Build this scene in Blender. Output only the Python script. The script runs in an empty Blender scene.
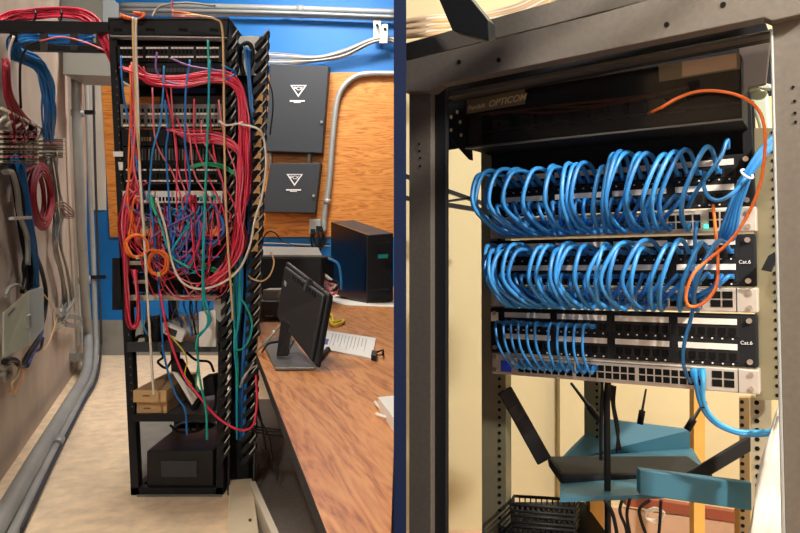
import bpy, bmesh, math, random
from mathutils import Vector, Matrix
rnd = random.Random(7)
C = bpy.context.scene.collection
F, CX, CY, H = 700.0, 400.0, 250.0, 1.10
EYE = Vector((0, 0, H))

# ---------------------------------------------------------------- helpers
def P(px, py, d):
    return Vector(((px - CX) * d / F, d, H - (py - CY) * d / F))
def ray(px, py):
    return Vector(((px - CX) / F, 1.0, -(py - CY) / F))
def hit(px, py, o, n):
    r = ray(px, py)
    return EYE + r * ((o - EYE).dot(n) / r.dot(n))
def flr(px, py, z=0.0):
    return hit(px, py, Vector((0, 0, z)), Vector((0, 0, 1)))

MATS = {}
def mat(name, col, rough=0.5, metal=0.0, var=0.0, scale=8.0, bump=0.0, emit=None, alpha=None, stretch=None, trans=0.0, coat=0.0):
    if name in MATS: return MATS[name]
    m = bpy.data.materials.new(name); m.use_nodes = True
    nt = m.node_tree; b = nt.nodes['Principled BSDF']
    b.inputs['Base Color'].default_value = (*col, 1)
    b.inputs['Roughness'].default_value = rough
    b.inputs['Metallic'].default_value = metal
    if sum(col) < .25 and not alpha: b.inputs['Specular IOR Level'].default_value = .22
    if coat: b.inputs['Coat Weight'].default_value = coat
    if trans: b.inputs['Transmission Weight'].default_value = trans
    if alpha is not None: b.inputs['Alpha'].default_value = alpha
    if emit:
        b.inputs['Emission Color'].default_value = (*emit[0], 1); b.inputs['Emission Strength'].default_value = emit[1]
    if var or bump:
        tc = nt.nodes.new('ShaderNodeTexCoord'); mp = nt.nodes.new('ShaderNodeMapping')
        nt.links.new(tc.outputs['Object'], mp.inputs[0])
        if stretch: mp.inputs['Scale'].default_value = stretch
        nz = nt.nodes.new('ShaderNodeTexNoise'); nz.inputs['Scale'].default_value = scale; nz.inputs['Detail'].default_value = 6
        nt.links.new(mp.outputs[0], nz.inputs['Vector'])
        if var:
            cr = nt.nodes.new('ShaderNodeValToRGB')
            cr.color_ramp.elements[0].position = .3; cr.color_ramp.elements[1].position = .7
            cr.color_ramp.elements[0].color = (*[c * (1 - var) for c in col], 1)
            cr.color_ramp.elements[1].color = (*[min(1, c * (1 + var)) for c in col], 1)
            nt.links.new(nz.outputs['Fac'], cr.inputs[0]); nt.links.new(cr.outputs[0], b.inputs['Base Color'])
        if bump:
            bp = nt.nodes.new('ShaderNodeBump'); bp.inputs['Strength'].default_value = bump; bp.inputs['Distance'].default_value = .01
            nt.links.new(nz.outputs['Fac'], bp.inputs['Height']); nt.links.new(bp.outputs[0], b.inputs['Normal'])
    MATS[name] = m
    return m
def wood(name, c1, c2, c3, rot, scale, dist=6.0, rough=.45):
    """plank / ply grain running along one axis"""
    m = bpy.data.materials.new(name); m.use_nodes = True
    nt = m.node_tree; b = nt.nodes['Principled BSDF']; b.inputs['Roughness'].default_value = rough
    tc = nt.nodes.new('ShaderNodeTexCoord'); mp = nt.nodes.new('ShaderNodeMapping')
    mp.vector_type = 'TEXTURE'
    mp.inputs['Rotation'].default_value = rot; mp.inputs['Scale'].default_value = scale
    nt.links.new(tc.outputs['Object'], mp.inputs[0])
    n1 = nt.nodes.new('ShaderNodeTexNoise'); n1.inputs['Scale'].default_value = 1.0; n1.inputs['Detail'].default_value = 5; n1.inputs['Distortion'].default_value = .6
    n2 = nt.nodes.new('ShaderNodeTexNoise'); n2.inputs['Scale'].default_value = 7.0; n2.inputs['Detail'].default_value = 8
    w = nt.nodes.new('ShaderNodeMath'); w.operation = 'MULTIPLY'; w.inputs[1].default_value = dist
    s = nt.nodes.new('ShaderNodeMath'); s.operation = 'FRACT'
    pp = nt.nodes.new('ShaderNodeMath'); pp.operation = 'PINGPONG'; pp.inputs[1].default_value = .5
    nt.links.new(mp.outputs[0], n1.inputs['Vector']); nt.links.new(mp.outputs[0], n2.inputs['Vector'])
    nt.links.new(n1.outputs['Fac'], w.inputs[0]); nt.links.new(w.outputs[0], pp.inputs[0])
    mx = nt.nodes.new('ShaderNodeMath'); mx.operation = 'ADD'
    q = nt.nodes.new('ShaderNodeMath'); q.operation = 'MULTIPLY'; q.inputs[1].default_value = .7
    nt.links.new(n2.outputs['Fac'], q.inputs[0]); nt.links.new(pp.outputs[0], mx.inputs[0]); nt.links.new(q.outputs[0], mx.inputs[1])
    cr = nt.nodes.new('ShaderNodeValToRGB'); e = cr.color_ramp.elements
    e[0].position = .25; e[0].color = (*c1, 1); e[1].position = .85; e[1].color = (*c3, 1)
    k = e.new(.5); k.color = (*c2, 1)
    nt.links.new(mx.outputs[0], cr.inputs[0]); nt.links.new(cr.outputs[0], b.inputs['Base Color'])
    MATS[name] = m
    return m

class MB:
    def __init__(s): s.v = []; s.f = []; s.sm = []
    def add(s, vs, fs, smooth=False):
        n = len(s.v); s.v += [Vector(v) for v in vs]
        for f in fs: s.f.append([i + n for i in f]); s.sm.append(smooth)
        return s
    def prism(s, poly, vec):
        poly = [Vector(p) for p in poly]; vec = Vector(vec); n = len(poly)
        nor = Vector((0, 0, 0))
        for i in range(n): nor += poly[i].cross(poly[(i + 1) % n])
        if nor.dot(vec) > 0: poly.reverse()
        b = [p + vec for p in poly]
        return s.add(poly + b, [list(range(n)), list(range(2 * n - 1, n - 1, -1))] + [[i, i + n, (i + 1) % n + n, (i + 1) % n] for i in range(n)])
    def box(s, a, b):
        x0, x1 = sorted((a[0], b[0])); y0, y1 = sorted((a[1], b[1])); z0, z1 = sorted((a[2], b[2]))
        return s.prism([(x0, y0, z0), (x1, y0, z0), (x1, y0, z1), (x0, y0, z1)], (0, y1 - y0, 0))
    def obox(s, c, ax, ay, az):   # centre + three half vectors
        c = Vector(c); ax = Vector(ax); ay = Vector(ay); az = Vector(az)
        return s.prism([c - ax - ay - az, c + ax - ay - az, c + ax + ay - az, c - ax + ay - az], az * 2)
    def tube(s, pts, r, k=8, cap=True):
        pts = [Vector(p) for p in pts]; n = len(pts)
        if n < 2: return s
        t0 = (pts[1] - pts[0]).normalized()
        up = Vector((0, 0, 1)) if abs(t0.z) < .9 else Vector((1, 0, 0))
        nn = t0.cross(up).normalized(); vs = []; fs = []
        for i, p in enumerate(pts):
            t = (pts[min(i + 1, n - 1)] - pts[max(i - 1, 0)])
            t = t.normalized() if t.length > 1e-9 else t0
            nn = (nn - t * nn.dot(t))
            nn = nn.normalized() if nn.length > 1e-6 else t.orthogonal().normalized()
            bb = t.cross(nn); rr = r[i] if isinstance(r, (list, tuple)) else r
            for j in range(k):
                a = 2 * math.pi * j / k
                vs.append(p + (nn * math.cos(a) + bb * math.sin(a)) * rr)
        for i in range(n - 1):
            for j in range(k):
                fs.append([i * k + j, i * k + (j + 1) % k, (i + 1) * k + (j + 1) % k, (i + 1) * k + j])
        s.add(vs, fs, True)
        if cap:
            b = len(s.v) - n * k
            s.f.append([b + j for j in range(k - 1, -1, -1)]); s.sm.append(False)
            s.f.append([b + (n - 1) * k + j for j in range(k)]); s.sm.append(False)
        return s
    def cyl(s, a, b, r, k=14): return s.tube([a, b], r, k)
    def build(s, name, m, parent=None, bevel=0, label=None, cat=None, group=None, kind=None):
        me = bpy.data.meshes.new(name)
        lo = Vector([min(v[i] for v in s.v) for i in range(3)]); hi = Vector([max(v[i] for v in s.v) for i in range(3)])
        o0 = Vector(((lo.x + hi.x) / 2, (lo.y + hi.y) / 2, lo.z))
        me.from_pydata([v - o0 for v in s.v], [], s.f)
        me.polygons.foreach_set('use_smooth', s.sm)
        me.materials.append(m); me.update()
        o = bpy.data.objects.new(name, me); C.objects.link(o)
        if parent is not None:
            o.parent = parent; o.location = o0 - wl(parent)
        else: o.location = o0
        if bevel:
            b = o.modifiers.new('bevel', 'BEVEL'); b.width = bevel; b.segments = 2; b.limit_method = 'ANGLE'
        tag(o, label, cat, group, kind)
        return o
def wl(o):
    v = Vector(o.location)
    while o.parent is not None: o = o.parent; v += o.location
    return v
def tag(o, label=None, cat=None, group=None, kind=None):
    if label: o['label'] = label
    if cat: o['category'] = cat
    if group: o['group'] = group
    if kind: o['kind'] = kind
    return o
def thing(name, loc, label, cat, group=None):
    o = bpy.data.objects.new(name, None); C.objects.link(o); o.location = loc; o.empty_display_size = .05
    return tag(o, label, cat, group)
def crm(pts, n=8):
    pts = [Vector(p) for p in pts]
    if len(pts) < 3:
        return [pts[0].lerp(pts[-1], i / n) for i in range(n + 1)]
    q = [pts[0] * 2 - pts[1]] + pts + [pts[-1] * 2 - pts[-2]]; out = []
    for i in range(1, len(q) - 2):
        a, b, c, d = q[i - 1:i + 3]
        for k in range(n):
            t = k / n
            out.append(.5 * ((2 * b) + (c - a) * t + (2 * a - 5 * b + 4 * c - d) * t * t + (3 * b - a - 3 * c + d) * t ** 3))
    out.append(pts[-1]); return out
def text(name, s, size, origin, X, Y, m, parent=None, shear=0, align='LEFT', bold=0):
    cu = bpy.data.curves.new(name, 'FONT'); cu.body = s; cu.size = size; cu.extrude = .0002; cu.shear = shear
    cu.align_x = align; cu.align_y = 'CENTER'; cu.offset = bold
    cu.materials.append(m)
    o = bpy.data.objects.new(name, cu); C.objects.link(o)
    X = X.normalized(); Z = X.cross(Y).normalized(); Y = Z.cross(X)
    M = Matrix((X, Y, Z)).transposed().to_4x4()
    loc = Vector(origin)
    if parent is not None: o.parent = parent; loc = loc - wl(parent)
    M.translation = loc
    me = bpy.data.meshes.new_from_object(o); bpy.data.objects.remove(o)
    o = bpy.data.objects.new(name, me); C.objects.link(o)
    if parent is not None: o.parent = parent
    o.matrix_local = M
    return o

# ---------------------------------------------------------------- materials
blue_paint = mat('blue_paint', (.0, .165, .53), .55, var=.06, scale=2, bump=.05)
plaster = mat('plaster', (.56, .455, .36), .9, var=.12, scale=3.5, bump=.25)
white_board = mat('white_board', (.62, .60, .54), .8, var=.05)
grey_paint = mat('grey_paint', (.27, .27, .25), .8, var=.08)
concrete = mat('concrete', (.84, .66, .46), .85, var=.14, scale=14, bump=.2)
ply = wood('plywood', (.40, .105, .012), (.66, .235, .035), (.78, .33, .07), (0, 0, 0), (.85, 1, .075), 9)
navy = mat('navy_paint', (.0, .006, .035), .8)
lam = wood('laminate', (.30, .085, .018), (.56, .215, .06), (.70, .32, .11), (0, 0, math.radians(17)), (.045, .55, 1), 5.0, .38)
cream = mat('cream_paint', (.73, .65, .42), .8, var=.04, scale=2)
ceil_m = mat('ceiling_paint', (.75, .73, .68), .9)
blk = mat('black_metal', (.014, .016, .020), .45)
blk2 = mat('black_plastic', (.02, .02, .022), .42)
blkm = mat('black_matte', (.012, .013, .016), .7)
dgrey = mat('dark_grey_metal', (.050, .056, .066), .5, metal=.1)
grey = mat('grey_metal', (.36, .38, .37), .45, metal=.4)
galv = mat('galvanised_steel', (.40, .42, .41), .42, metal=.25, var=.1, scale=6)
zinc = mat('zinc_rail', (.30, .275, .18), .42, metal=.5, var=.15, scale=5)
silver = mat('silver_paint', (.58, .52, .47), .42, metal=.25)
white = mat('white_plastic', (.86, .86, .84), .5)
labelw = mat('label_white', (.90, .85, .78), .5)
paper = mat('paper', (.85, .85, .83), .8)
ink = mat('ink', (.12, .12, .14), .8)
holec = mat('port_black', (.003, .003, .003), .8)
card = mat('cardboard', (.66, .43, .22), .85, var=.06, scale=6)
red = mat('cable_red', (.86, .04, .11), .42)
red2 = mat('cable_crimson', (.34, .008, .028), .6)
pink = mat('cable_pink', (.85, .18, .24), .45)
bluc = mat('cable_blue', (.012, .19, .60), .4)
bluc2 = mat('cable_navy', (.02, .07, .26), .4)
lblue = mat('cable_light_blue', (.035, .25, .62), .36)
lblue2 = mat('cable_mid_blue', (.022, .18, .48), .38)
teal = mat('cable_teal', (.01, .42, .36), .4)
teal2 = mat('cable_cyan', (.01, .36, .52), .4)
green = mat('cable_green', (.02, .42, .2), .4)
orng = mat('cable_orange', (.90, .19, .03), .45)
purp = mat('cable_purple', (.26, .13, .42), .45)
ylw = mat('cable_yellow', (.80, .62, .03), .5)
tan = mat('cable_tan', (.74, .48, .24), .5)
whc = mat('cable_white', (.80, .74, .64), .5)
gryc = mat('cable_grey', (.34, .33, .30), .55)
blkc = mat('cable_black', (.01, .01, .012), .5)
beige = mat('beige_plastic', (.66, .62, .5), .6)
boxgreen = mat('grey_green_enamel', (.47, .52, .43), .5, var=.03)
frame_m = mat('rack_powder_coat', (.15, .133, .115), .42, metal=.25, var=.08, scale=120)
smoke = mat('smoked_acrylic', (.02, .018, .015), .12, alpha=.35)
tealsh = mat('teal_enamel', (.03, .13, .20), .55)
ywood = mat('yellow_wood', (.75, .43, .10), .6, var=.08, scale=10)
cloth = mat('white_sheet', (.80, .75, .68), .85, bump=.6, scale=9)
copper = mat('cable_beige', (.58, .43, .29), .5)
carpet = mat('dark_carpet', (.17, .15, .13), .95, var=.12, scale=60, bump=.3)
led = mat('led_green', (.0, .3, .2), .4, emit=((.05, 1, .6), 3))
lcd = mat('label_blue', (.03, .08, .75), .35)
screw = mat('screw_steel', (.6, .58, .55), .3, metal=.9)
redbrown = mat('red_brown_wood', (.26, .06, .03), .6)
peach = mat('peach_floor', (.55, .36, .25), .8, var=.1)
palegreen = mat('pale_sheath', (.55, .62, .50), .5)
logo = mat('logo_white', (.85, .85, .85), .5)

# ================================================================ SETTING
BW = 7.33
a0 = flr(5, 475); a1 = flr(80, 365)
wd = (a1 - a0).normalized(); wn = Vector((wd.y, -wd.x, 0))      # left wall direction, normal into room
if wn.x < 0: wn = -wn
def wx(y): return a0.x + (y - a0.y) * wd.x / wd.y
def LW(px, py, off=0.0): return hit(px, py, a0 + wn * off, wn)
TOP = 4.1
MB().prism([(wx(-1.2), -1.2, 0), (wx(BW), BW, 0), (wx(BW), BW, TOP), (wx(-1.2), -1.2, TOP)], -wn * .12).build('wall_left', plaster, kind='structure')
MB().box((wx(BW) - .2, BW, 0), (0.0, BW + .12, TOP)).build('wall_back', blue_paint, kind='structure')
MB().box((-4.2, -1.2, -.1), (0.02, BW + .1, 0)).build('floor', concrete, kind='structure')
MB().box((-4.2, -1.2, TOP), (2.6, BW + .1, TOP + .1)).build('ceiling', ceil_m, kind='structure')
MB().box((-.0066, .74, 0), (.0066, BW, TOP)).build('wall_divider', navy, kind='structure')
MB().box((P(86, 0, BW).x, BW - .02, 0), (P(330, 0, BW).x, BW, P(0, 320, BW).z)).build('baseboard_back', grey_paint, kind='structure')
MB().prism([P(88, 60, BW - .012), P(106, 60, BW - .012), P(106, 210, BW - .012), P(92, 210, BW - .012)], (0, .012, 0)).build('trim_1', white_board, kind='structure')
# right-hand room
MB().box((.0066, 2.75, 0), (2.5, 2.87, TOP)).build('wall_rear', cream, kind='structure')
MB().box((2.4, -1.2, 0), (2.5, 2.75, TOP)).build('wall_right', cream, kind='structure')
MB().box((.0066, -1.2, -.1), (2.5, 2.87, 0)).build('floor', peach, kind='structure')
# pilaster edges on the cream wall
MB().box((P(560, 0, 2.7).x, 2.70, 0), (P(585, 0, 2.7).x, 2.75, TOP)).build('trim_2', cream, kind='structure')

# ================================================================ LEFT ROOM: WALL THINGS
def W(px, py, off=0.0): return P(px, py, BW - off)
MB().prism([W(101, 79, .018), W(110, 78, .018), W(400, 71, .018), W(400, 237, .018), W(110, 237, .018)], (0, .018, 0)).build(
    'plywood_sheet', ply, label='orange-brown plywood backing panel screwed to the blue wall', cat='panel')

def wall_cabinet(q, loc_lab, ty, ts):
    t = thing('wall_cabinet', W((q[2][0] + q[3][0]) / 2, q[2][1], .05), loc_lab, 'cabinet', 'dark grey alarm cabinets on plywood')
    fr = [W(x, y, .20) for x, y in q]
    MB().prism([p + Vector((0, .022, 0)) for p in fr], (0, .158, 0)).build('body', dgrey, t)
    d = MB().prism(fr, (0, .02, 0)).build('door', dgrey, t, bevel=.006)
    cx = (q[0][0] + q[1][0]) / 2 - .5; f = .206
    tr = MB()
    A, B, D = W(cx - 8.5, ty, f), W(cx + 8, ty, f), W(cx - .5, ty + 12, f)
    c = (A + B + D) / 3
    for a, b in ((A, B), (B, D), (D, A)):
        k = .74 if a is not A or b is not B else .80
        tr.prism([a, b, c + (b - c) * k, c + (a - c) * k], (0, .004, 0))
    tr.build('emblem', logo, d)
    text('lettering', 'PCX', .048, W(cx - .4, ty + 3.6, f), Vector((1, 0, 0)), Vector((0, 0, 1)), logo, d, align='CENTER', bold=.001)
    tx = MB()
    tx.prism([W(cx - 9, ty + 15.2, f), W(cx + 6, ty + 15.2, f), W(cx + 6, ty + 16.6, f), W(cx - 9, ty + 16.6, f)], (0, .003, 0))
    tx.prism([W(cx - 5, ty + 17, f), W(cx + 2, ty + 17, f), W(cx + 2, ty + 17.8, f), W(cx - 5, ty + 17.8, f)], (0, .003, 0))
    tx.build('caption_strip', logo, d)
    kx = q[1][0] - 7; ky = (q[0][1] * .35 + q[2][1] * .65)
    MB().cyl(W(kx, ky, .225), W(kx, ky, .19), .014).build('lock', galv, d)
    return t
wall_cabinet([(270, 64), (328.5, 66), (322, 153), (265, 151)], 'upper dark grey locked wall cabinet with white triangle emblem', 85, 1)
wall_cabinet([(270.5, 163.5), (320.5, 163), (315, 213), (262, 212)], 'lower dark grey wall cabinet with white triangle emblem below the taller one', 174, 1)
for x, nm in ((271, 'left'), (309.5, 'right')):
    MB().cyl(W(x, 148, .1), W(x - .5, 168, .1), .02).build('cabinet_nipple', galv, label='short steel conduit nipple joining the two cabinets, %s one' % nm, cat='conduit', group='nipples between the cabinets')

# conduits along the top of the back wall
def pipe(name, pts, r, m, label, cat='conduit', group=None, n=8, k=12, couplings=()):
    t = thing(name, pts[0], label, cat, group)
    MB().tube(crm(pts, n), r, k).build('pipe', m, t)
    for a, b in couplings: MB().cyl(a, b, r * 1.25, 12).build('coupling', m, t)
    return t
pipe('ceiling_conduit', [W(120, 5, .1), W(200, 6, .1), W(300, 8.5, .1), W(402, 12, .1)], .028, galv, 'upper steel conduit running along the top of the blue wall', group='steel conduits along top of wall', couplings=[(W(297, 8.3, .1), W(304, 8.6, .1))])
pipe('ceiling_conduit', [W(120, 9.5, .16), W(200, 10.5, .16), W(300, 13, .16), W(402, 17, .16)], .018, grey, 'middle thin grey conduit along the top of the blue wall', group='steel conduits along top of wall')
pipe('ceiling_conduit', [W(120, 13, .1), W(200, 14, .1), W(300, 15.5, .1), W(402, 19, .1)], .022, galv, 'lowest steel conduit along the top of the blue wall', group='steel conduits along top of wall', couplings=[(W(283, 14.5, .1), W(290, 15, .1))])
pipe('bent_conduit', [W(402, 73.5, .07), W(372, 73.5, .07), W(357, 76, .07), W(344, 86, .07), W(337, 102, .07), W(333, 135, .07), W(329, 185, .07), W(324.5, 215, .07), W(324, 232, .07)], .030, galv,
     'steel conduit bending down over the plywood to the outlet box', couplings=[(W(327.5, 199, .07), W(327, 204, .07))])
# strut hanging with clamp
t = thing('strut_bracket', W(379, 45, .1), 'slotted galvanised strut bracket holding the sagging grey cables', 'bracket')
MB().prism([W(373.5, 18, .12), W(381, 18, .12), W(381, 40, .12), W(373.5, 40, .12)], (0, .03, 0)).build('strut', galv, t)
MB().prism([W(382, 24, .2), W(388, 24, .2), W(387.5, 43, .2), W(379, 43, .2)], (0, .02, 0)).build('clamp', galv, t)
for x, y in ((377, 25), (385, 29)): MB().cyl(W(x, y, .215), W(x, y, .1), .014).build('bolt', blk, t)
for i in range(8):
    j = i * 1.15; off = .10 + .02 * (i % 3)
    col = [gryc, whc, gryc, mat('cable_slate', (.2, .21, .22), .5)][i % 4]
    MB().tube(crm([W(262, 52 + j * 1.6, off), W(288, 54 + j * 1.3, off), W(318, 56 + j * .7, off), W(345, 49 + j, off), W(372, 38.5 + j * .6, off + .08), W(390, 37 + j * .6, off), W(402, 41 + j * .8, off)], 7), .0068, 6).build(
        'grey_cable', col, label='thin grey or white cable sagging along the blue wall to the bracket', cat='cable', group='sagging cables on blue wall')
# outlet box with plugs
t = thing('outlet_box', W(314, 236, .05), 'steel outlet box with plugged cords on the plywood bottom edge', 'outlet')
MB().prism([W(309, 219, .12), W(321, 219, .12), W(321, 233, .12), W(309, 233, .12)], (0, .10, 0)).build('box', galv, t, bevel=.01)
for x, y in ((312.5, 229), (318, 226)): MB().prism([W(x - 2, y, .16), W(x + 2.5, y, .16), W(x + 2.5, y + 6, .16), W(x - 2, y + 6, .16)], (0, .04, 0)).build('plug', blkm, t)
for i, pts in enumerate([[(313, 233), (315, 243), (320, 246), (323, 235), (321, 226)], [(318, 231), (319, 242), (314, 249), (311, 240), (312, 233)], [(321, 229), (325, 240), (320, 250), (316, 262)]]):
    MB().tube(crm([W(x, y, .17 + .02 * i) for x, y in pts], 6), .012, 6).build('power_cable', blkc, label='black power cord looping below the wall outlet box, %s' % ['tallest loop', 'narrow loop', 'rightmost one'][i], cat='cord', group='cords at the wall outlet')
MB().tube(crm([W(262, 240, .1), W(268, 232, .1), W(275, 233, .1), W(283, 241, .1), W(300, 246, .1), W(330, 244, .1)], 6), .008, 6).build('wall_cable', blkc, label='thin black cord on blue wall below the lower cabinet', cat='cord')
MB().tube(crm([W(262, 243, .1), W(290, 244, .1), W(330, 246, .1)], 6), .008, 6).build('wall_cable', gryc, label='grey cord running level along the blue wall behind the desk', cat='cord')

# grey enclosure top left + conduits
t = thing('electrical_enclosure', P(84, 76, 5.4), 'grey steel trough enclosure high on the wall above the conduits', 'enclosure')
MB().prism([P(63, 50, 5.3), P(112, 51, 5.3), P(112, 76, 5.3), P(63, 74, 5.3)], (0, .35, 0)).build('body', grey, t)
MB().prism([P(60, -10, 5.35), P(103, -10, 5.35), P(103, 50, 5.35), P(63, 50, 5.35)], (0, .3, 0)).build('duct', mat('grey_duct', (.20, .21, .195), .6), t)
def fl2(px, py, z): return flr(px, py, z)
pipe('floor_conduit', [LW(76, 60, .09), LW(78, 140, .09), LW(81.5, 230, .09), LW(86, 310, .09), LW(88, 338, .09), fl2(86, 372, .08), fl2(70, 402, .05), fl2(40, 452, .045), fl2(9, 506, .045), fl2(-28, 568, .045)], .041, galv,
     'widest grey conduit dropping down the corner and running along the floor', group='conduits in the corner', couplings=[(LW(77.3, 110, .09), LW(77.5, 116, .09)), (LW(84.3, 277, .09), LW(84.6, 283, .09))])
pipe('floor_conduit', [P(86, 60, 6.7), P(89, 160, 6.7), P(93, 250, 6.7), P(95.5, 330, 6.6), P(96, 346, 6.5), fl2(93, 374, .04), fl2(79.5, 402, .025), fl2(50, 458, .022), fl2(16, 527, .022), fl2(0, 560, .022)], .022, galv,
     'slim grey conduit beside the wide one, outer run on the floor', group='conduits in the corner', couplings=[(fl2(60, 439, .03), fl2(57, 445, .03))])
pipe('floor_conduit', [P(93, 60, 6.95), P(95, 160, 6.95), P(98, 250, 6.95), P(101, 330, 6.9), P(101, 349, 6.8), fl2(97, 378, .04), fl2(84, 402, .02), fl2(58, 452, .02), fl2(20, 531, .02)], .012, dgrey,
     'dark slim conduit nearest the rack in the corner', group='conduits in the corner')
t = thing('pipe_clamp', P(85, 118, 6.7), 'steel pipe clamp around the corner conduits near the top', 'clamp', 'conduit clamps')
MB().prism([P(72, 110, 5.7), P(94, 110, 5.7), P(94, 114, 5.7), P(72, 114, 5.7)], (0, .03, 0)).build('strap', blk, t)
MB().prism([P(78, 109, 5.68), P(81, 109, 5.68), P(81, 114.5, 5.68), P(78, 114.5, 5.68)], (0, .02, 0)).build('bolt', white, t)
t = thing('pipe_clamp', P(92, 280, 6.7), 'dark pipe clamp around the conduits beside the blue wall', 'clamp', 'conduit clamps')
MB().prism([P(88, 275.5, 6.64), P(105, 275, 6.64), P(105, 279, 6.64), P(88, 279, 6.64)], (0, .03, 0)).build('strap', blk, t)
MB().prism([LW(77, 353, .06), LW(85, 353, .06), LW(84, 361, .06), LW(77, 361, .06)], -wn * .06).build('junction_cover', grey, label='small grey cover plate low on the wall beside the corner', cat='cover plate')
# trunking edge on the wall
MB().prism([LW(71, 70, .03), LW(74.5, 70, .03), LW(84, 345, .03), LW(80.5, 345, .03)], -wn * .03).build('corner_trunking', white_board, label='pale wooden edge strip down the left wall by the conduits', cat='strip')

# punch blocks
def punch(px0, px1, y0, y1, rows, lab, depth=.10):
    t = thing('punch_block', LW((px0 + px1) / 2, y1, .0), lab, 'terminal block', 'punch-down blocks on left wall')
    MB().prism([LW(px0, y0, .03), LW(px1, y0, .03), LW(px1, y1, .03), LW(px0, y1, .03)], -wn * .03).build('base', mat('base_brown', (.08, .07, .06), .6), t)
    h = (y1 - y0) / rows
    for i in range(rows):
        y = y0 + i * h
        MB().prism([LW(px0 + 1, y + .15 * h, depth), LW(px1 + 2, y + .2 * h, depth), LW(px1 + 2, y + .58 * h, depth), LW(px0 + 1, y + .56 * h, depth)], -wn * depth * .3).build('terminal_strip', beige, t)
        b = MB()
        for k in range(7):
            x = px0 + 3 + k * (px1 - px0 - 6) / 6
            b.prism([LW(x, y + .25 * h, depth + .012), LW(x + 3.2, y + .25 * h, depth + .012), LW(x + 3.2, y + .5 * h, depth + .012), LW(x, y + .5 * h, depth + .012)], -wn * .012)
        b.build('wire_caps', [blkm, red2, blkm, gryc][i % 4], t)
    return t
punch(3, 37, 130, 165, 7, 'large beige punch-down block on left wall above the red coil')
punch(42, 63, 138, 158, 5, 'smaller beige punch-down block on left wall above grey cables', .08)
t = thing('cable_comb', LW(20, 133, 0), 'row of white zigzag brackets over dark red wires on the left wall', 'bracket')
for i in range(6):
    x = 1 + i * 7.2; y = 108 + i * 3.6
    MB().tube([LW(x, y, .1), LW(x + 5.5, y + 3, .1), LW(x + 4, y + 9, .1), LW(x - 2, y + 14, .1)], .008, 5).build('bracket_arm', beige, t)
for i in range(34):
    x = rnd.uniform(4, 16); o = .05 + rnd.random() * .06
    MB().tube(crm([LW(x * .4 + 2, 62 + rnd.uniform(-4, 4), o), LW(x * .5 + 3, 92, o), LW(x + 6, 112, o), LW(x * 1.9 + 6, 128 + rnd.uniform(-3, 8), o), LW(x * 1.9 + 3, 136 + rnd.uniform(0, 10), o)], 6), .0075, 6).build(
        'wire', red2, label='dark red wire fanning into the large punch-down block', cat='wire', group='dark red wires at punch block')

# cable tray top left
t = thing('cable_tray', P(60, 50, 3.4), 'black ladder cable tray running from the left wall to the rack', 'cable tray')
MB().prism([P(-6, 20, 3.14), P(112, 22, 3.14), P(112, 32, 3.14), P(-6, 31.5, 3.14)], (0, .03, 0)).build('side_rail', blk, t)
MB().prism([P(8, 41, 3.62), P(112, 43, 3.62), P(112, 52, 3.62), P(8, 50, 3.62)], (0, .03, 0)).build('side_rail', blk, t)
for x in (14, 44, 74, 100):
    a = P(x, 31, 3.15); b = P(x, 50, 3.64); MB().obox((a + b) / 2, (.018, 0, 0), (b - a) / 2, (0, .002, .008)).build('rung', blk, t)
def bundle(name, ctr, n, spread, r, mats_, label, cat, group, fn=None, seg=6, k=6):
    """n separate cables following one path; ctr = list of 3D points"""
    out = []
    for i in range(n):
        a = rnd.random() * 6.28; q = spread * math.sqrt(rnd.random())
        pts = []
        for j, p in enumerate(ctr):
            a2 = a + rnd.uniform(-.5, .5); pts.append(Vector(p) + Vector((math.cos(a2) * q, rnd.uniform(-.6, .6) * q, math.sin(a2) * q)))
        out.append(MB().tube(crm(pts, seg), r, k).build(name, mats_[i % len(mats_)], label=label, cat=cat, group=group))
    return out
bundle('red_cable', [P(-5, 24, 3.25), P(14, 16.5, 3.3), P(35, 14, 3.3), P(60, 12.5, 3.3), P(82, 15, 3.28), P(96, 24, 3.25), P(108, 45, 3.2), P(116, 62, 3.25)], 28, .024, .0045, [red, red2, red, red2],
       'red cable of the thick bundle lying on the black cable tray', 'cable', 'red bundle on the cable tray')
for x in (34, 60):
    MB().tube([P(x + 4 * math.cos(a) * .4, 15 + 5.5 * math.sin(a), 3.3 - .045 * math.cos(a)) for a in [i * .5236 for i in range(13)]], .005, 5).build('cable_tie', blk, label='black strap around the red cable bundle, %s one' % ('left' if x == 34 else 'right'), cat='cable tie', group='straps on red bundle')
bundle('blue_cable', [P(90, 37, 3.4), P(60, 36.5, 3.4), P(30, 35, 3.4), P(16, 40, 3.4), P(15, 52, 3.42), P(28, 58, 3.45), P(40, 66, 3.5), P(47, 85, 3.6), P(49.5, 110, 3.7), P(49, 137, 3.9)], 26, .036, .0058, [bluc, lblue, lblue2, bluc],
       'blue cable draped from the tray down to the smaller punch-down block', 'cable', 'blue bundle from cable tray')
MB().tube(crm([P(40, 41, 3.1), P(28, 47, 3.1), P(21, 60, 3.1), P(20, 85, 3.1), P(21, 108, 3.15)], 6), .0055, 6).build('black_cable', blkc, label='single black cable curving down the left wall beside blue bundle', cat='cable')
MB().tube(crm([P(14, 36, 3.1), P(9, 52, 3.1), P(10, 75, 3.1), P(8, 100, 3.1)], 6), .006, 6).build('white_cable', whc, label='pale cable with black sleeve at far left under the tray', cat='cable')
MB().tube(crm([P(40, 41, 3.08), P(62, 37, 3.08), P(84, 42, 3.08), P(104, 50, 3.08)], 6), .004, 6).build('pink_cable', pink, label='thin pink cable strung across below the tray rail', cat='cable')
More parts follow.
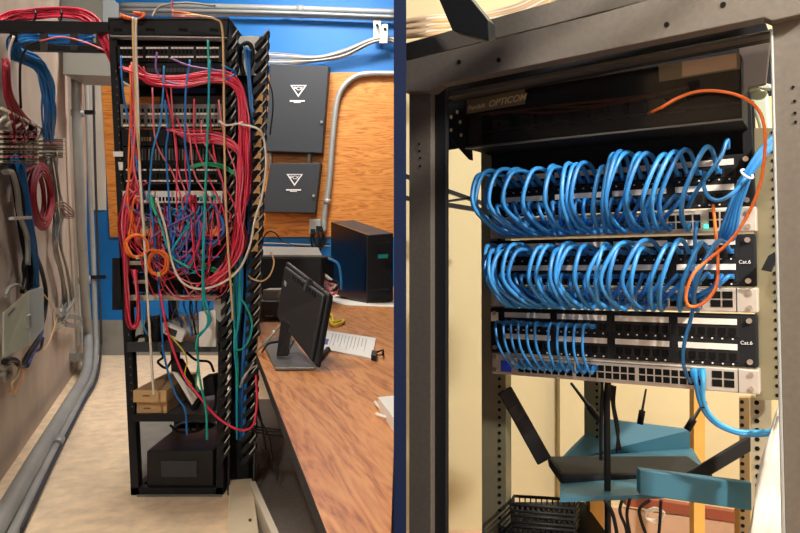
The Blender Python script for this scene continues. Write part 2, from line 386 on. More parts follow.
# bundles down the wall
bundle('blue_cable', [LW(17, 160, .06), LW(21, 190, .06), LW(25, 220, .06), LW(30, 250, .06), LW(34, 290, .06)], 14, .035, .008, [bluc, lblue, bluc], 'blue cable in the thick bundle below the large punch block', 'cable', 'blue bundle on left wall')
bundle('black_cable', [LW(12, 168, .05), LW(18, 200, .05), LW(23, 235, .05), LW(29, 265, .05), LW(28, 290, .05)], 4, .02, .009, [blkc], 'black cable running behind the blue bundle on left wall', 'cable', 'black cables on left wall')
MB().tube(crm([LW(5, 172, .08), LW(12, 173, .08), LW(17, 190, .08), LW(20, 215, .08), LW(27, 238, .08), LW(28, 265, .08)], 6), .013, 8).build('grey_hose', grey, label='grey flexible cable curving beside the blue bundle on left wall', cat='cable')
MB().prism([LW(14, 217, .12), LW(32, 216, .12), LW(32, 219, .12), LW(14, 220, .12)], -wn * .02).build('bundle_clip', galv, label='grey metal clip across the blue wall bundle', cat='clip')
for i in range(18):
    c = LW(39, 197, .07); U_ = (LW(49, 197, .07) - c); V_ = (LW(39, 228, .07) - c); s = rnd.uniform(.70, 1.12); o = rnd.uniform(-.035, .035)
    MB().tube([c + wn * o + U_ * math.cos(a) * s + V_ * math.sin(a) * s + U_ * (.1 * math.sin(a)) for a in [j * .2618 for j in range(25)]], .0052, 6, cap=False).build('red_coil_turn', red2, label='dark red cable turn of the coil hung under the punch block', cat='cable', group='red coil on left wall')
bundle('grey_cable', [LW(51, 157, .06), LW(55, 190, .06), LW(58, 215, .06), LW(57, 245, .06), LW(62, 268, .06), LW(67, 300, .06), LW(62, 318, .06)], 11, .05, .007, [gryc, gryc, mat('cable_slate', (.2, .21, .22))], 'grey cable in the frayed bundle hanging down the left wall', 'cable', 'grey bundle on left wall')
for i in range(3):
    MB().tube(crm([LW(56, 203 + 2 * i, .1), LW(63, 202 + 3 * i, .12), LW(70, 207 + 3 * i, .12), LW(74, 213 + i * 2, .1), LW(66, 214 + 2 * i, .1), LW(60, 207 + i, .1)], 5), .005, 5).build('loose_wire', mat('cable_brown', (.25, .16, .1)), label='loose brownish wire curl beside the grey wall bundle', cat='wire', group='loose curls on left wall')
MB().prism([LW(60, 308, .05), LW(64, 308, .05), LW(65, 328, .05), LW(62, 328, .05)], -wn * .05).build('wall_jack', white, label='small white connector at the foot of the grey wall bundle', cat='connector')
for i in range(3):
    MB().tube(crm([LW(63, 316 + i, .06), LW(75, 315 + 1.5 * i, .1), LW(82, 319 + i, .08), LW(78, 325 + i, .08), LW(66, 322 + 2 * i, .08)], 6), .007, 5).build('grey_loop', gryc, label='grey cable loop at the foot of the grey wall bundle', cat='cable', group='grey loops low on wall')

# junction box (grey-green)
t = thing('junction_box', LW(25, 358, .1), 'grey-green steel junction box with open top on the left wall', 'junction box')
jA, jB, jC = P(4, 313, 2.75), P(28.5, 292, 2.92), P(43, 287, 3.75)
jD = jA + (jC - jB)
qA, qB, qC = P(4, 358, 2.75), P(31, 343, 2.92), P(44, 329, 3.75)
jn = (jB - jA).cross(Vector((0, 0, 1))).normalized(); jm = (jC - jB).cross(Vector((0, 0, 1))).normalized()
MB().prism([jA, jB, qB, qA], -jn * .008).build('front', boxgreen, t, bevel=.002)
MB().prism([jB, jC, qC, qB], -jm * .008).build('side', boxgreen, t)
MB().prism([qA, qB, qC, qA + (qC - qB)], (0, 0, .006)).build('floor_plate', boxgreen, t)
MB().prism([jD, jC, qC, qA + (qC - qB)], (0, .004, 0)).build('back', boxgreen, t)
MB().prism([jA, jB, jB.lerp(jC, .5), jA.lerp(jD, .35)], (0, 0, .006)).build('lid', beige, t)
lq_ = lambda u, v: (jA * (1 - u) + jB * u) * (1 - v) + (qA * (1 - u) + qB * u) * v
MB().prism([lq_(.86, .42), lq_(.95, .42), lq_(.95, .68), lq_(.86, .68)], jn * .012).build('latch', grey, t)
MB().prism([lq_(.15, .10), lq_(.4, .06), lq_(.4, .10), lq_(.15, .14)], jn * .002).build('label_strip', ink, t)
for i, (pts, m, r, lb) in enumerate([
    ([(5, 296), (9, 288), (17, 285), (23, 290), (26, 296)], gryc, .009, 'grey cable arching into the open junction box'),
    ([(22, 292), (25, 278), (24, 266), (28, 250)], blkc, .012, 'black cable rising out of the junction box'),
    ([(34, 250), (42, 272), (46, 295), (44, 318), (38, 332)], blkc, .012, 'black cable passing right of the junction box'),
    ([(42, 292), (50, 303), (56, 318), (50, 340), (43, 352)], tan, .004, 'thin orange wire on the wall right of junction box'),
    ([(40, 333), (36, 345), (30, 352), (40, 349), (43, 338)], blkc, .009, 'black cable looped under the junction box'),
    ([(42, 330), (39, 340), (32, 355), (27, 366)], bluc2, .012, 'navy cable below the junction box'),
    ([(4, 362), (14, 360), (22, 366), (28, 355), (38, 340)], blkc, .014, 'thick black cable sagging under the junction box'),
    ([(20, 362), (18, 375), (12, 384), (16, 396)], tan, .006, 'tan wire dangling under the junction box'),
    ([(22, 358), (24, 372), (18, 388), (8, 392)], orng, .003, 'thin orange wire dangling under the junction box'),
    ([(3, 368), (8, 366), (10, 374), (5, 380), (3, 374)], gryc, .012, 'grey looped cable end at lower left wall')]):
    MB().tube(crm([LW(x, y, .05 + .01 * (i % 4)) for x, y in pts], 6), r, 7).build('wall_cable', m, label=lb, cat='cable')

# ================================================================ LEFT ROOM: RACK
RD = 3.14
def L(px, py, off=0.0): return P(px, py, RD - off)
def lerp(a, b, t): return a + (b - a) * t
def xl(y): return lerp(108, 131, (y - 20) / 475)     # outer left edge of rack
def xr(y): return lerp(229, 222, (y - 20) / 475)
RDEP = .62
rack = thing('equipment_rack', L(175, 495, -.3), 'open black equipment rack crowded with tangled coloured cables', 'rack')
for nm, f0, w in (('upright', xl, 8), ('upright', lambda y: xr(y) - 6, 7)):
    for dep in (0, RDEP):
        b = MB(); b.prism([P(f0(20) , 20, RD) + Vector((0, dep, 0)), P(f0(20) + w, 20, RD) + Vector((0, dep, 0)), P(f0(495) + w, 495, RD) + Vector((0, dep, 0)), P(f0(495), 495, RD) + Vector((0, dep, 0))], (0, .05, 0))
        b.build('upright', blk, rack)
h = MB()
for i in range(44):
    y = 70 + i * 8
    for f0, o in ((xl, 5.5), (xr, -3)):
        h.prism([L(f0(y) + o - .6, y, .001), L(f0(y) + o + .6, y, .001), L(f0(y) + o + .6, y + 1.6, .001), L(f0(y) + o - .6, y + 1.6, .001)], (0, .002, 0))
h.build('mounting_holes', mat('hole_grey', (.1, .11, .12), .6), rack)
MB().prism([L(108, 18.5, .02), L(228.5, 18, .02), L(227, 35.5, .02), L(110, 34.5, .02)], (0, .05, 0)).build('top_channel', blk, rack, bevel=.002)
MB().prism([L(108, 17.5, .03), L(228.5, 17, .03), L(228.5, 19, .03), L(108, 19, .03)], (0, .66, 0)).build('top_plate', dgrey, rack)
MB().prism([L(110, 35.2, .03), L(227, 37, .03), L(227, 38.2, .03), L(110, 36.4, .03)], (0, .05, 0)).build('top_lip', galv, rack)
sl = MB()
for x in (118, 150, 183, 214): sl.prism([L(x - 4.5, 28, .022), L(x + 4.5, 28.5, .022), L(x + 4.5, 31.5, .022), L(x - 4.5, 31, .022)], (0, .002, 0))
sl.build('slots', holec, rack)
for yy, dd in ((488, 0), (488, RDEP)):
    MB().prism([P(xl(488) , yy, RD) + Vector((0, dd, 0)), P(xr(488), yy, RD) + Vector((0, dd, 0)), P(xr(495), yy + 7, RD) + Vector((0, dd, 0)), P(xl(495), yy + 7, RD) + Vector((0, dd, 0))], (0, .05, 0)).build('base_bar', blk, rack)
for s_ in (xl, lambda y: xr(y) - 7):
    a = L(s_(492) + 4, 492); MB().obox(a + Vector((0, RDEP / 2, 0)), (.015, 0, 0), (0, RDEP / 2, 0), (0, 0, .015)).build('foot_rail', blk, rack)

def unit(name, y0, y1, m, label, cat, depth=.35, off=.0, x0=None, x1=None, bev=.002):
    xa0 = (xl(y0) + 6) if x0 is None else x0; xa1 = (xl(y1) + 6) if x0 is None else x0
    xb0 = (xr(y0) - 4) if x1 is None else x1; xb1 = (xr(y1) - 4) if x1 is None else x1
    t = thing(name, L((xa0 + xb0) / 2, y1, off - .1), label, cat)
    MB().prism([L(xa0, y0, off), L(xb0, y0, off), L(xb1, y1, off), L(xa1, y1, off)], (0, depth, 0)).build('chassis', m, t, bevel=bev)
    return t
def strip(t, name, m, x0, x1, y0, y1, off=.004, n=1, gap=0, th=.003):
    b = MB()
    for i in range(n):
        a = x0 + (x1 - x0) * i / n; c = x0 + (x1 - x0) * (i + 1) / n - gap
        b.prism([L(a, y0, off), L(c, y0, off), L(c, y1, off), L(a, y1, off)], (0, th, 0))
    return b.build(name, m, t)
def patch_left(y0, y1, m, label, rows):
    t = unit('patch_bay', y0, y1, m, label, 'patch panel', .05)
    xa, xb = xl(y0) + 10, xr(y0) - 8
    for ty, py_ in rows:
        if ty:
            for k in range(4):
                a = xa + (xb - xa) * k / 4; strip(t, 'label_strip', labelw, a + 1, a + (xb - xa) / 4 - 1.5, ty, ty + 1.7, .004, n=6, gap=.5)
        for k in range(4):
            a = xa + (xb - xa) * k / 4; strip(t, 'port_block', holec, a + 1, a + (xb - xa) / 4 - 1.5, py_, py_ + 3.6, .004, n=6, gap=1.4)
    return t
patch_left(45.5, 62, blk, 'topmost black patch panel in the tangled rack', [(47, 50), (56, 58)])
t = unit('network_switch', 63, 77, blkm, 'black switch directly under the topmost patch panel in tangled rack', 'switch'); strip(t, 'port_block', dgrey, 124, 215, 68, 72, n=24, gap=1)
t = unit('network_switch', 84, 96, blkm, 'black switch behind the sweep of red cables high in the tangled rack', 'switch', .3, x0=135, x1=222, off=-.2); strip(t, 'status_strip', bluc2, 170, 215, 88, 93, -.19)
MB().prism([L(116, 37, -.1), L(224, 38, -.1), L(224, 46, -.1), L(116, 46, -.1)], (0, .02, 0)).build('dark_filler', blkm, label='plain black blanking strip under the rack top channel', cat='blanking plate')
MB().prism([L(133, 97, -.1), L(160, 97, -.1), L(160, 103, -.1), L(133, 103, -.1)], (0, .02, 0)).build('wood_offcut', ply, label='strip of light plywood behind upper rack gap', cat='board')
gpm = mat('patch_grey', (.16, .165, .16), .5)
patch_left(104, 127, gpm, 'grey patch panel with two rows of white labels in the tangled rack', [(113, 108.5), (124.5, 119)])
t = unit('network_switch', 129, 146, blkm, 'black switch below the grey patch panel in the tangled rack', 'switch'); strip(t, 'port_block', mat('sockets', (.25, .2, .1)), 141, 152, 137, 141, n=4, gap=1)
t = unit('cable_manager', 147, 162, blk, 'black slotted horizontal cable manager in the tangled rack', 'cable manager', .06)
strip(t, 'finger_slots', gpm, 128, 216, 149, 160, n=26, gap=2.2)
strip(t, 'tag', white, 113, 123, 151.5, 156.5, .02)
patch_left(162.5, 183, blk, 'black patch panel with white tag at its left end in the tangled rack', [(169, 164.5), (180, 174)])
MB().prism([L(118, 162, .02), L(122.5, 162, .02), L(122.5, 170, .02), L(119, 170, .02)], (0, .01, 0)).build('hanging_tag', white, label='small white tag hanging at the left of the lower patch panel', cat='tag')
t = unit('network_switch', 191, 203, white, 'white switch with red plugs across the middle of the tangled rack', 'switch', .3, .01)
strip(t, 'port_block', holec, 152, 214, 197, 201, .014, n=18, gap=1.4)
strip(t, 'red_plugs', red, 184, 197, 195, 203, .02, n=4, gap=.6); strip(t, 'port_block', teal, 199, 222, 196, 200, .02, n=5, gap=1.5)
MB().prism([L(124, 183.5, -.3), L(222, 183.5, -.3), L(222, 190.5, -.3), L(124, 190.5, -.3)], (0, .02, 0)).build('dark_filler', blkm, label='dark strip added to shade the gap above the white switch', cat='blanking plate')  # strip added to darken the gap where the plywood behind shows too bright
t = unit('network_switch', 204, 216, blkm, 'black switch with white tag under the white switch', 'switch'); strip(t, 'tag', white, 126.5, 133, 204.5, 208.5, .01)
t = unit('network_switch', 217, 224, dgrey, 'thin dark grey unit under the tagged black switch', 'switch', .3); strip(t, 'face_plate', white, 133, 147, 217, 221, .004)
t = unit('network_switch', 236, 256, blkm, 'black unit behind the orange coils in the tangled rack', 'switch', .3, -.1)
t = unit('network_switch', 258, 272, blk, 'black unit with a wide white tag left of centre', 'switch', .3, -.02); strip(t, 'tag', white, 127, 143, 261, 265, .0)
t = unit('network_switch', 274, 292, blkm, 'black unit with white tag just above the pale shelf edge', 'switch', .3, -.05); strip(t, 'tag', white, 133, 148, 280, 283.5, -.04)
MB().prism([L(206, 222, .01), L(214, 222, .01), L(214, 229, .01), L(206, 229, .01)], (0, .02, 0)).build('wall_plate', white, label='small white face plate hanging amid blue loops', cat='face plate')
t = unit('power_strip', 258, 310, blkm, 'black vertical unit hanging outside the left side of the rack', 'power unit', .2, .0, 112, 123)
sh = unit('rack_shelf', 295.5, 300.5, mat('shelf_cream', (.62, .6, .52), .6), 'pale metal shelf crossing the middle of the tangled rack', 'shelf', .45, .02, 127, 216)
# bracket and white panel at right
MB().prism([L(213.5, 300, .03), L(225, 298, .03), L(225, 321, .03), L(219, 322, .03), L(213.5, 316, .03)], (0, .02, 0)).build('angle_bracket', galv, label='grey steel angle bracket on the right upright under the shelf', cat='bracket')
MB().prism([L(198.5, 312, .04), L(216, 309, .04), L(216, 347, .04), L(198.5, 347, .04)], (0, .10, 0)).build('white_device', white, bevel=.004, label='white upright box standing on the rack shelf beside teal cables', cat='device')
# shelf with phones
def zt(y): return L(0, y).z
t = thing('rack_shelf', L(175, 351, -.2), 'black shelf holding phones in the lower half of the rack', 'shelf')
MB().box((L(xl(345) + 6, 0).x, RD - .02, zt(350)), (L(xr(345) - 4, 0).x, RD + .5, zt(346))).build('tray', blk, t)
MB().box((L(xl(345) + 6, 0).x, RD - .03, zt(351)), (L(xr(345) - 4, 0).x, RD - .015, zt(341.5))).build('front_lip', dgrey, t)
t = thing('desk_phone', L(176, 344, -.05), 'white-edged phone handset unit lying tilted on the rack shelf', 'phone')
MB().prism([L(162, 322, .06), L(186, 332, .06), L(181, 343, .06), L(162, 333, .06)], (0, .05, 0)).build('body', white, t, bevel=.006)
MB().prism([L(167, 327, .066), L(177, 331, .066), L(175, 337, .066), L(165, 332, .066)], (0, .01, 0)).build('screen', dgrey, t)
t = thing('desk_phone', L(155, 343, -.1), 'dark phone with curved top standing left of the white one', 'phone')
MB().prism([L(150, 316, -.05), L(158, 317, -.05), L(163, 330, -.05), L(160, 344, -.05), L(146, 344, -.05), L(144, 330, -.05)], (0, .12, 0)).build('body', blk2, t, bevel=.01)
MB().tube(crm([L(150, 320, .0), L(146, 330, .0), L(148, 342, .0)], 5), .012, 8).build('handset', blk2, t)
MB().prism([L(168, 320, -.1), L(214, 319, -.1), L(214, 326, -.1), L(168, 327, -.1)], (0, .25, 0)).build('flat_device', grey, bevel=.004, label='flat grey device resting behind the phones', cat='device')
MB().tube(crm([L(136, 341, 0), L(138, 337, 0), L(144, 336, 0), L(151, 337, 0), L(152, 341, 0)], 5), .008, 7).build('black_coil', blkc, label='short black cord curled on the left end of the phone shelf', cat='cord')
# boxes
zs = zt(414.5)
t = thing('rack_shelf', L(175, 418, -.2), 'lower black shelf carrying the cardboard boxes', 'shelf')
MB().box((L(xl(414) + 6, 0).x, RD - .02, zt(418)), (L(xr(414) - 4, 0).x, RD + .55, zs)).build('tray', mat('tray_grey', (.09, .09, .10), .6), t)
MB().box((L(xl(414) + 6, 0).x, RD - .03, zt(420)), (L(xr(414) - 4, 0).x, RD - .015, zt(413))).build('front_lip', blk, t)
def carton(x0, x1, y0, y1, dep, lab, off):
    t = thing('cardboard_box', Vector(((L(x0, 0).x + L(x1, 0).x) / 2, RD + dep / 2, zt(y1))), lab, 'box', 'cardboard boxes on rack shelf')
    MB().box((L(x0, 0).x, RD - off, zt(y1)), (L(x1, 0).x, RD + dep, zt(y0))).build('carton', card, t, bevel=.003)
    MB().prism([L(x0 + 7, y1 - 6, off + .002), L(x0 + 14, y1 - 6, off + .002), L(x0 + 14, y1 - 4.5, off + .002), L(x0 + 7, y1 - 4.5, off + .002)], (0, .002, 0)).build('print', mat('print_brown', (.22, .12, .06)), t)
carton(136.5, 167, 401.5, 413.5, .40, 'lower narrow cardboard box on the bottom rack shelf', .0)
carton(135.5, 168.5, 389, 401, .44, 'upper cardboard box stacked on another in the rack', .03)
# dark things right of the boxes
t = thing('wall_phone', L(185, 410, -.1), 'black handset leaning beside the cardboard boxes with pale paper', 'phone')
MB().prism([L(170, 362, -.05), L(178, 360, -.05), L(200, 402, -.05), L(193, 412, -.05), L(180, 392, -.05)], (0, .08, 0)).build('body', blk2, t, bevel=.01)
MB().prism([L(172, 372, -.03), L(177, 373, -.03), L(197, 398, -.03), L(192, 405, -.03)], (0, .015, 0)).build('paper_slip', paper, t)
MB().prism([L(202, 378, -.05), L(213, 376, -.05), L(215, 395, -.05), L(204, 397, -.05)], (0, .1, 0)).build('power_brick', blkm, bevel=.006, label='black power brick hanging in the lower right of rack', cat='power brick')
for i, pts in enumerate([[(160, 350), (163, 357), (158, 362), (166, 368), (172, 360)], [(190, 402), (198, 418), (212, 414), (216, 398), (214, 380)], [(186, 352), (196, 360), (209, 362), (214, 372)], [(170, 425), (180, 432), (200, 430), (210, 418)], [(188, 425), (192, 432), (198, 428), (196, 420)]]):
    MB().tube(crm([L(x, y, -.08) for x, y in pts], 6), .006, 6).build('power_cable', blkc, label='black power cord in lower rack, %s' % ['under the phone shelf', 'curving right of the handset', 'above the power brick', 'hanging below bottom shelf', 'small loop below bottom shelf'][i], cat='cord')
t = thing('cable_spool', flr(182, 470), 'black coil of cable stored under the bottom rack shelf', 'coil')
for i in range(4):
    c = flr(184, 470) + Vector((0, .2, .16 - .02 * i))
    MB().tube([c + Vector((math.cos(a) * .11, math.sin(a) * .11, rnd.uniform(-.004, .004))) for a in [j * .3927 for j in range(17)]], .012, 7).build('coil_turn', blkc, t)
# battery unit on rack base (behind the caption)
t = thing('battery_backup', L(178, 488, -.2), 'black battery backup on the rack base under the bottom shelf', 'battery backup')
MB().box((L(145, 0).x, RD + .02, zt(488)), (L(212, 0).x, RD + .42, zt(452))).build('case', blk2, t, bevel=.006)
MB().box((L(160, 0).x, RD + .012, zt(478)), (L(196, 0).x, RD + .02, zt(462))).build('grille', dgrey, t)

# vertical cable manager with fingers
vm = thing('vertical_cable_manager', L(247, 495, .0), 'tall black finger duct cable manager on the right side of rack', 'cable manager')
def xm(y, t_): return lerp(lerp(237, 268, t_), lerp(228, 253, t_), (y - 20) / 475)
MB().prism([P(xm(38, 0), 38, RD + .12), P(xm(38, 1), 38, RD + .12), P(xm(495, 1), 495, RD + .12), P(xm(495, 0), 495, RD + .12)], (0, .02, 0)).build('back_panel', blkm, vm)
MB().prism([L(238, 36, -.1), L(259, 36, -.1), L(257, 75, -.1), L(236, 75, -.1)], (0, .01, 0)).build('top_bracket', white, vm)
for s_, w in ((0.0, 1.6), (1.0, 1.6)):
    MB().prism([L(xm(30, s_) - w / 2, 30, .05), L(xm(30, s_) + w / 2, 30, .05), L(xm(495, s_) + w / 2, 495, .05), L(xm(495, s_) - w / 2, 495, .05)], (0, .02, 0)).build('edge_rail', blk if s_ == 0 else dgrey, vm)
for s_, dx in ((0.0, -11), (1.0, -13)):
    for i in range(37):
        y = 34 + i * 11.6
        x = xm(y, s_)
        fn = MB().prism([L(x + .5, y - 5, .05), L(x + .5, y + 0, .05), L(x + dx * .55, y + 9.5, .05), L(x + dx, y + 15, .05), L(x + dx, y + 9.5, .05)], (0, .05, 0)).build('finger', blk, vm)
        MB().prism([L(x + .8, y - 6, .055), L(x + .9, y - 4, .055), L(x + dx * .4, y + 3.4, .055), L(x + dx * .4 - .3, y + 2.4, .055)], (0, .01, 0)).build('finger_edge', mat('edge_grey', (.5, .5, .47), .5), fn)
        if s_ and 85 < y < 245: MB().prism([L(x - 2.5, y + 3.5, .06), L(x - 5, y + .5, .06), L(x - 6.5, y + 3.5, .06), L(x - 10.5, y + 9, .06), L(x - 6, y + 8, .06), L(x - 3, y + 9.5, .06)], (0, .008, 0)).build('wood_spacer', mat('spacer_tan', (.55, .33, .13), .7), vm)
MB().prism([L(xm(330, 0) + 2, 308, -.02), L(xm(330, 1) - 8, 308, -.02), L(xm(330, 1) - 8, 313, -.02), L(xm(330, 0) + 2, 313, -.02)], (0, .05, 0)).build('cross_bar', dgrey, vm)
MB().prism([L(232, 402, -.05), L(244, 400, -.05), L(244, 418, -.05), L(232, 420, -.05)], (0, .08, 0)).build('small_adapter', blk2, bevel=.004, label='small black adapter hanging in the bottom of the vertical cable manager', cat='adapter')
MB().tube(crm([L(x, y, -.05) for x, y in [(244, 75), (240, 60), (241, 48), (246, 43), (251, 46), (253, 58), (249, 70)]], 6), .010, 8).build('black_cable', blkc, label='black cable loop at top of the finger duct', cat='cable')
for i in range(5):
    MB().tube(crm([L(244 + i * 1.6, 46 + i, -.04 + .01 * i), L(246 + i, 60, -.04), L(248 + i * .6, 78, -.03), L(251 + i, 130, -.02), L(249 + i, 200, -.02), L(246 + i, 300, -.02), L(240 + i * 1.5, 400, -.02), L(240 + i, 440, -.02)], 7), .0045, 6).build('blue_cable', [lblue, bluc, bluc2][i % 3], label='blue cable running down inside the finger duct', cat='cable', group='blue cables in finger duct')

# ---------------------------------------------------------------- tangled cables
def cab(pts, m, lab, r=.0042, grp=None, off=None, name=None, seg=7, jit=0):
    o0 = rnd.uniform(.05, .14) if off is None else off
    v = []
    for i, (x, y) in enumerate(pts):
        v.append(L(x + rnd.uniform(-jit, jit), y + rnd.uniform(-jit, jit), o0 + rnd.uniform(-.02, .02)))
    return MB().tube(crm(v, seg), r, 6).build(name or 'patch_cable', m, label=lab, cat='cable', group=grp)
# sweep of red cables to the duct and down
for i in range(15):
    s = i / 14; e = 248 + 4 * rnd.random() - 10 * s
    cab([(120 + 24 * rnd.random(), 66 + 6 * s), (150, 74 + 10 * s), (180, 75 + 13 * s), (210, 71 + 12 * s), (228, 73 + 12 * s), (242 - 5 * s, 86 + 10 * s), (249 - 10 * s, 120), (250 - 12 * s, 165 + 20 * rnd.random()), (244 - 8 * s, 215), (238 - 10 * rnd.random(), 255), (225 - 25 * rnd.random(), 285 + 8 * rnd.random())],
        [red, pink, red][i % 3], 'red cable sweeping right under the top panels then down the finger duct', .0038, 'red cables of the upper sweep', jit=1)
for i in range(9):
    s = i / 8
    cab([(165 + 18 * s, 128 + 8 * s), (190, 132 + 10 * s), (212, 132 + 11 * s), (229, 137 + 10 * s), (239, 148 + 8 * s), (243 - 4 * s, 175), (239, 205 + 15 * s), (246 - 8 * s, 240), (235 - 6 * s, 265), (215 - 20 * s, 285)],
        [red, red, pink][i % 3], 'red cable sweeping right below the grey patch panel', .0036, 'red cables of the second sweep', jit=1.2)
for i in range(12):
    a = rnd.uniform(118, 131) 
    cab([(a + 14 * rnd.random() + 4, rnd.choice([150, 183, 203])), (a + 4, 190 + rnd.uniform(-10, 20)), (a * .5 + 60 + rnd.uniform(-2, 4), 225), (a * .5 + 63, 260), (a * .3 + 89, 292), (127 + rnd.uniform(-2, 3), 318), (131 + rnd.uniform(-2, 3), 328), (138 + rnd.uniform(-2, 2), 318), (137, 296 + rnd.uniform(-8, 4)), (134 + rnd.uniform(-4, 4), 270)],
        [red, pink, red2][i % 3], 'red cable hanging down the left side of the rack in a long loop', .0042, 'red loops on left side of rack', jit=1.2)
for i in range(6):
    x = 131 + rnd.uniform(-2, 4)
    cab([(x, 62 + rnd.uniform(-8, 10)), (x + 1.5, 95), (x + 1, 130), (x + rnd.uniform(-5, 6), 165), (x + rnd.uniform(-8, 8), 205), (x + rnd.uniform(-6, 12), 245)], [red, pink, orng][i % 3], 'red vertical cable beside the long yellow cable near the left upright', .0042, 'red verticals near left upright', jit=.8)
# random red arcs
for i in range(27):
    x0 = rnd.uniform(132, 224); x1 = rnd.uniform(150, 240); y0 = rnd.choice([201, 203, 204, 210, 222]); dp = rnd.uniform(30, 94)
    xm_ = (x0 + x1) / 2 + rnd.uniform(-12, 12)
    cab([(x0, y0), (x0 + rnd.uniform(-5, 5), y0 + dp * .5), (lerp(x0, xm_, .6), min(292, y0 + dp * .9)), (xm_, min(298, y0 + dp)), (lerp(xm_, x1, .6), min(292, y0 + dp * .85)), (x1, y0 + dp * .4), (x1 + rnd.uniform(-3, 3), y0 + rnd.uniform(2, 14))],
        [red, pink, red, pink, red2][i % 5], 'red cable drooping in an arc across the middle of the rack', .0030, 'red arcs in mid rack', jit=1.5)
for i in range(9):
    x0 = 155 + i * 8 + rnd.uniform(-3, 3)
    cab([(x0, 100 + rnd.uniform(-30, 30)), (x0 + rnd.uniform(0, 12), 140), (x0 + rnd.uniform(8, 22), 175), (min(236, x0 + rnd.uniform(12, 32)), 210), (min(238, x0 + rnd.uniform(18, 40)), 245)], [pink, red][i % 2], 'pinkish red cable slanting down across the rack face', .0036, 'slanting red cables')
# blue, navy, purple
bl = [([(121, 56), (122, 80), (125, 105), (130, 125), (137, 165), (145, 200)], bluc, 'blue cable hanging from the left of the topmost panel'),
      ([(164, 66), (163, 95), (160, 125), (153, 150), (150, 180), (148, 200)], lblue, 'bright blue cable dropping from upper middle to white switch'),
      ([(165, 100), (168, 130), (166, 150), (168, 185), (172, 240)], bluc, 'blue cable hanging past the slotted cable manager'),
      ([(190, 60), (186, 90), (185, 140), (190, 180), (186, 205)], bluc, 'blue cable dropping right of centre to the white switch'),
      ([(150, 203), (153, 225), (157, 262), (160, 300), (163, 345)], bluc, 'blue cable from white switch down to the phone shelf'),
      ([(141, 300), (142, 318), (145, 330), (150, 336)], lblue, 'bright blue cable beside the dark phone'),
      ([(162, 345), (168, 372), (176, 395), (185, 410), (187, 435)], bluc, 'blue cable falling past the cardboard boxes'),
      ([(222, 65), (228, 68), (236, 73), (225, 80)], bluc, 'short blue cable hooked at the upper right'),
      ([(187, 205), (177, 225), (173, 250), (180, 268), (190, 255)], bluc, 'blue loop left of the teal cable'),
      ([(170, 58), (190, 66), (214, 70), (228, 73)], purp, 'violet cable angling across the topmost panel'),
      ([(157, 52), (156, 68), (163, 80), (180, 85)], purp, 'violet cable curling below the topmost panel')]
for p_, m, lb in bl: cab(p_, m, lb, .0045, off=.13)
for i in range(8):
    c = (218 + rnd.uniform(-3, 3), 225); 
    cab([(212 + rnd.uniform(-4, 4), 205), (218, 212), (223 + rnd.uniform(-2, 2), 225 + rnd.uniform(-4, 4)), (220, 238), (210, 243 + rnd.uniform(-3, 4)), (200 + rnd.uniform(-4, 4), 236), (198, 215)], [bluc, bluc2, purp][i % 3], 'blue cable in the bunched loop at right middle of rack', .0045, 'blue bunched loops mid right', off=.11)
for i in range(13):
    cab([(124 + rnd.uniform(0, 90), 206), (130 + rnd.uniform(0, 80), 222 + rnd.uniform(0, 20)), (140 + rnd.uniform(0, 70), 245 + rnd.uniform(0, 30)), (150 + rnd.uniform(0, 60), 235 + rnd.uniform(0, 30)), (170 + rnd.uniform(0, 50), 212)], [purp, teal2, bluc, lblue][i % 4], 'violet, teal or blue cable woven through the mid rack tangle', .004, 'dark blue tangle in mid rack')
for i in range(7):
    cab([(170 + i * 7, 290), (172 + i * 6, 305 + rnd.uniform(-3, 6)), (178 + i * 5, 318 + rnd.uniform(-4, 6)), (184 + i * 4, 335)], [bluc2, gryc, bluc, blkc][i % 4], 'dark cable dangling behind the pale rack shelf', .004, 'dark cables under pale shelf', off=-.03)
for i in range(10):
    x = 134 + i * 9
    cab([(x, 292), (x + rnd.uniform(-4, 4), 305), (x + rnd.uniform(-8, 8), 320), (x + rnd.uniform(-9, 9), 336)], [blkc, gryc, blkc, tan][i % 4], 'thin cord dangling between the pale shelf and the phones', .003, 'cords above the phones', off=-.12)
# teal
for i, p_ in enumerate([[(208, 40), (209, 90), (207, 150), (205, 200), (203, 250), (203, 300), (208, 318), (206, 328), (198, 336), (196, 350)],
                        [(210, 60), (208, 120), (206, 180), (204, 240), (204, 290), (209, 312), (210, 322), (203, 332), (197, 338)],
                        [(197, 336), (198, 360), (200, 380), (206, 410), (207, 440)]]):
    cab(p_, [teal, teal2, teal][i], ['long teal cable hanging straight down right of centre', 'cyan cable hanging beside the long teal one', 'teal cable dropping below the phone shelf'][i], .005, off=.17)
for i in range(7):
    cab([(236 + i * 1.2, 235 + 8 * i % 20), (236 + i, 262), (234 + i * 1.4, 290), (234 + i, 320), (234 + rnd.uniform(0, 3), 345), (236 + rnd.uniform(0, 2), 360 + rnd.uniform(0, 50)), (237, 425 + rnd.uniform(0, 15))], [teal, teal2, bluc, teal][i % 4], 'teal or blue cable in the lower part of the finger duct', .0048, 'teal cables low in duct', off=.06)
cab([(241, 298), (249, 312), (252, 325), (249, 340), (242, 349), (236, 350)], teal, 'teal cable bowing right out of the finger duct', .0046, off=.12)
for i in range(3): cab([(190, 166 + i), (205, 163 + i), (222, 165 + i * 1.4), (232, 171 + i), (236, 176)], green, 'green cable crossing right below the slotted manager', .0045, 'green cables crossing right', off=.12)
for i in range(3): cab([(199, 262 + 2 * i), (210, 266 + 2 * i), (220, 271 + 2 * i), (232, 278)], green, 'green cable crossing low behind the red arcs', .0046, 'green cables crossing low', off=.05)
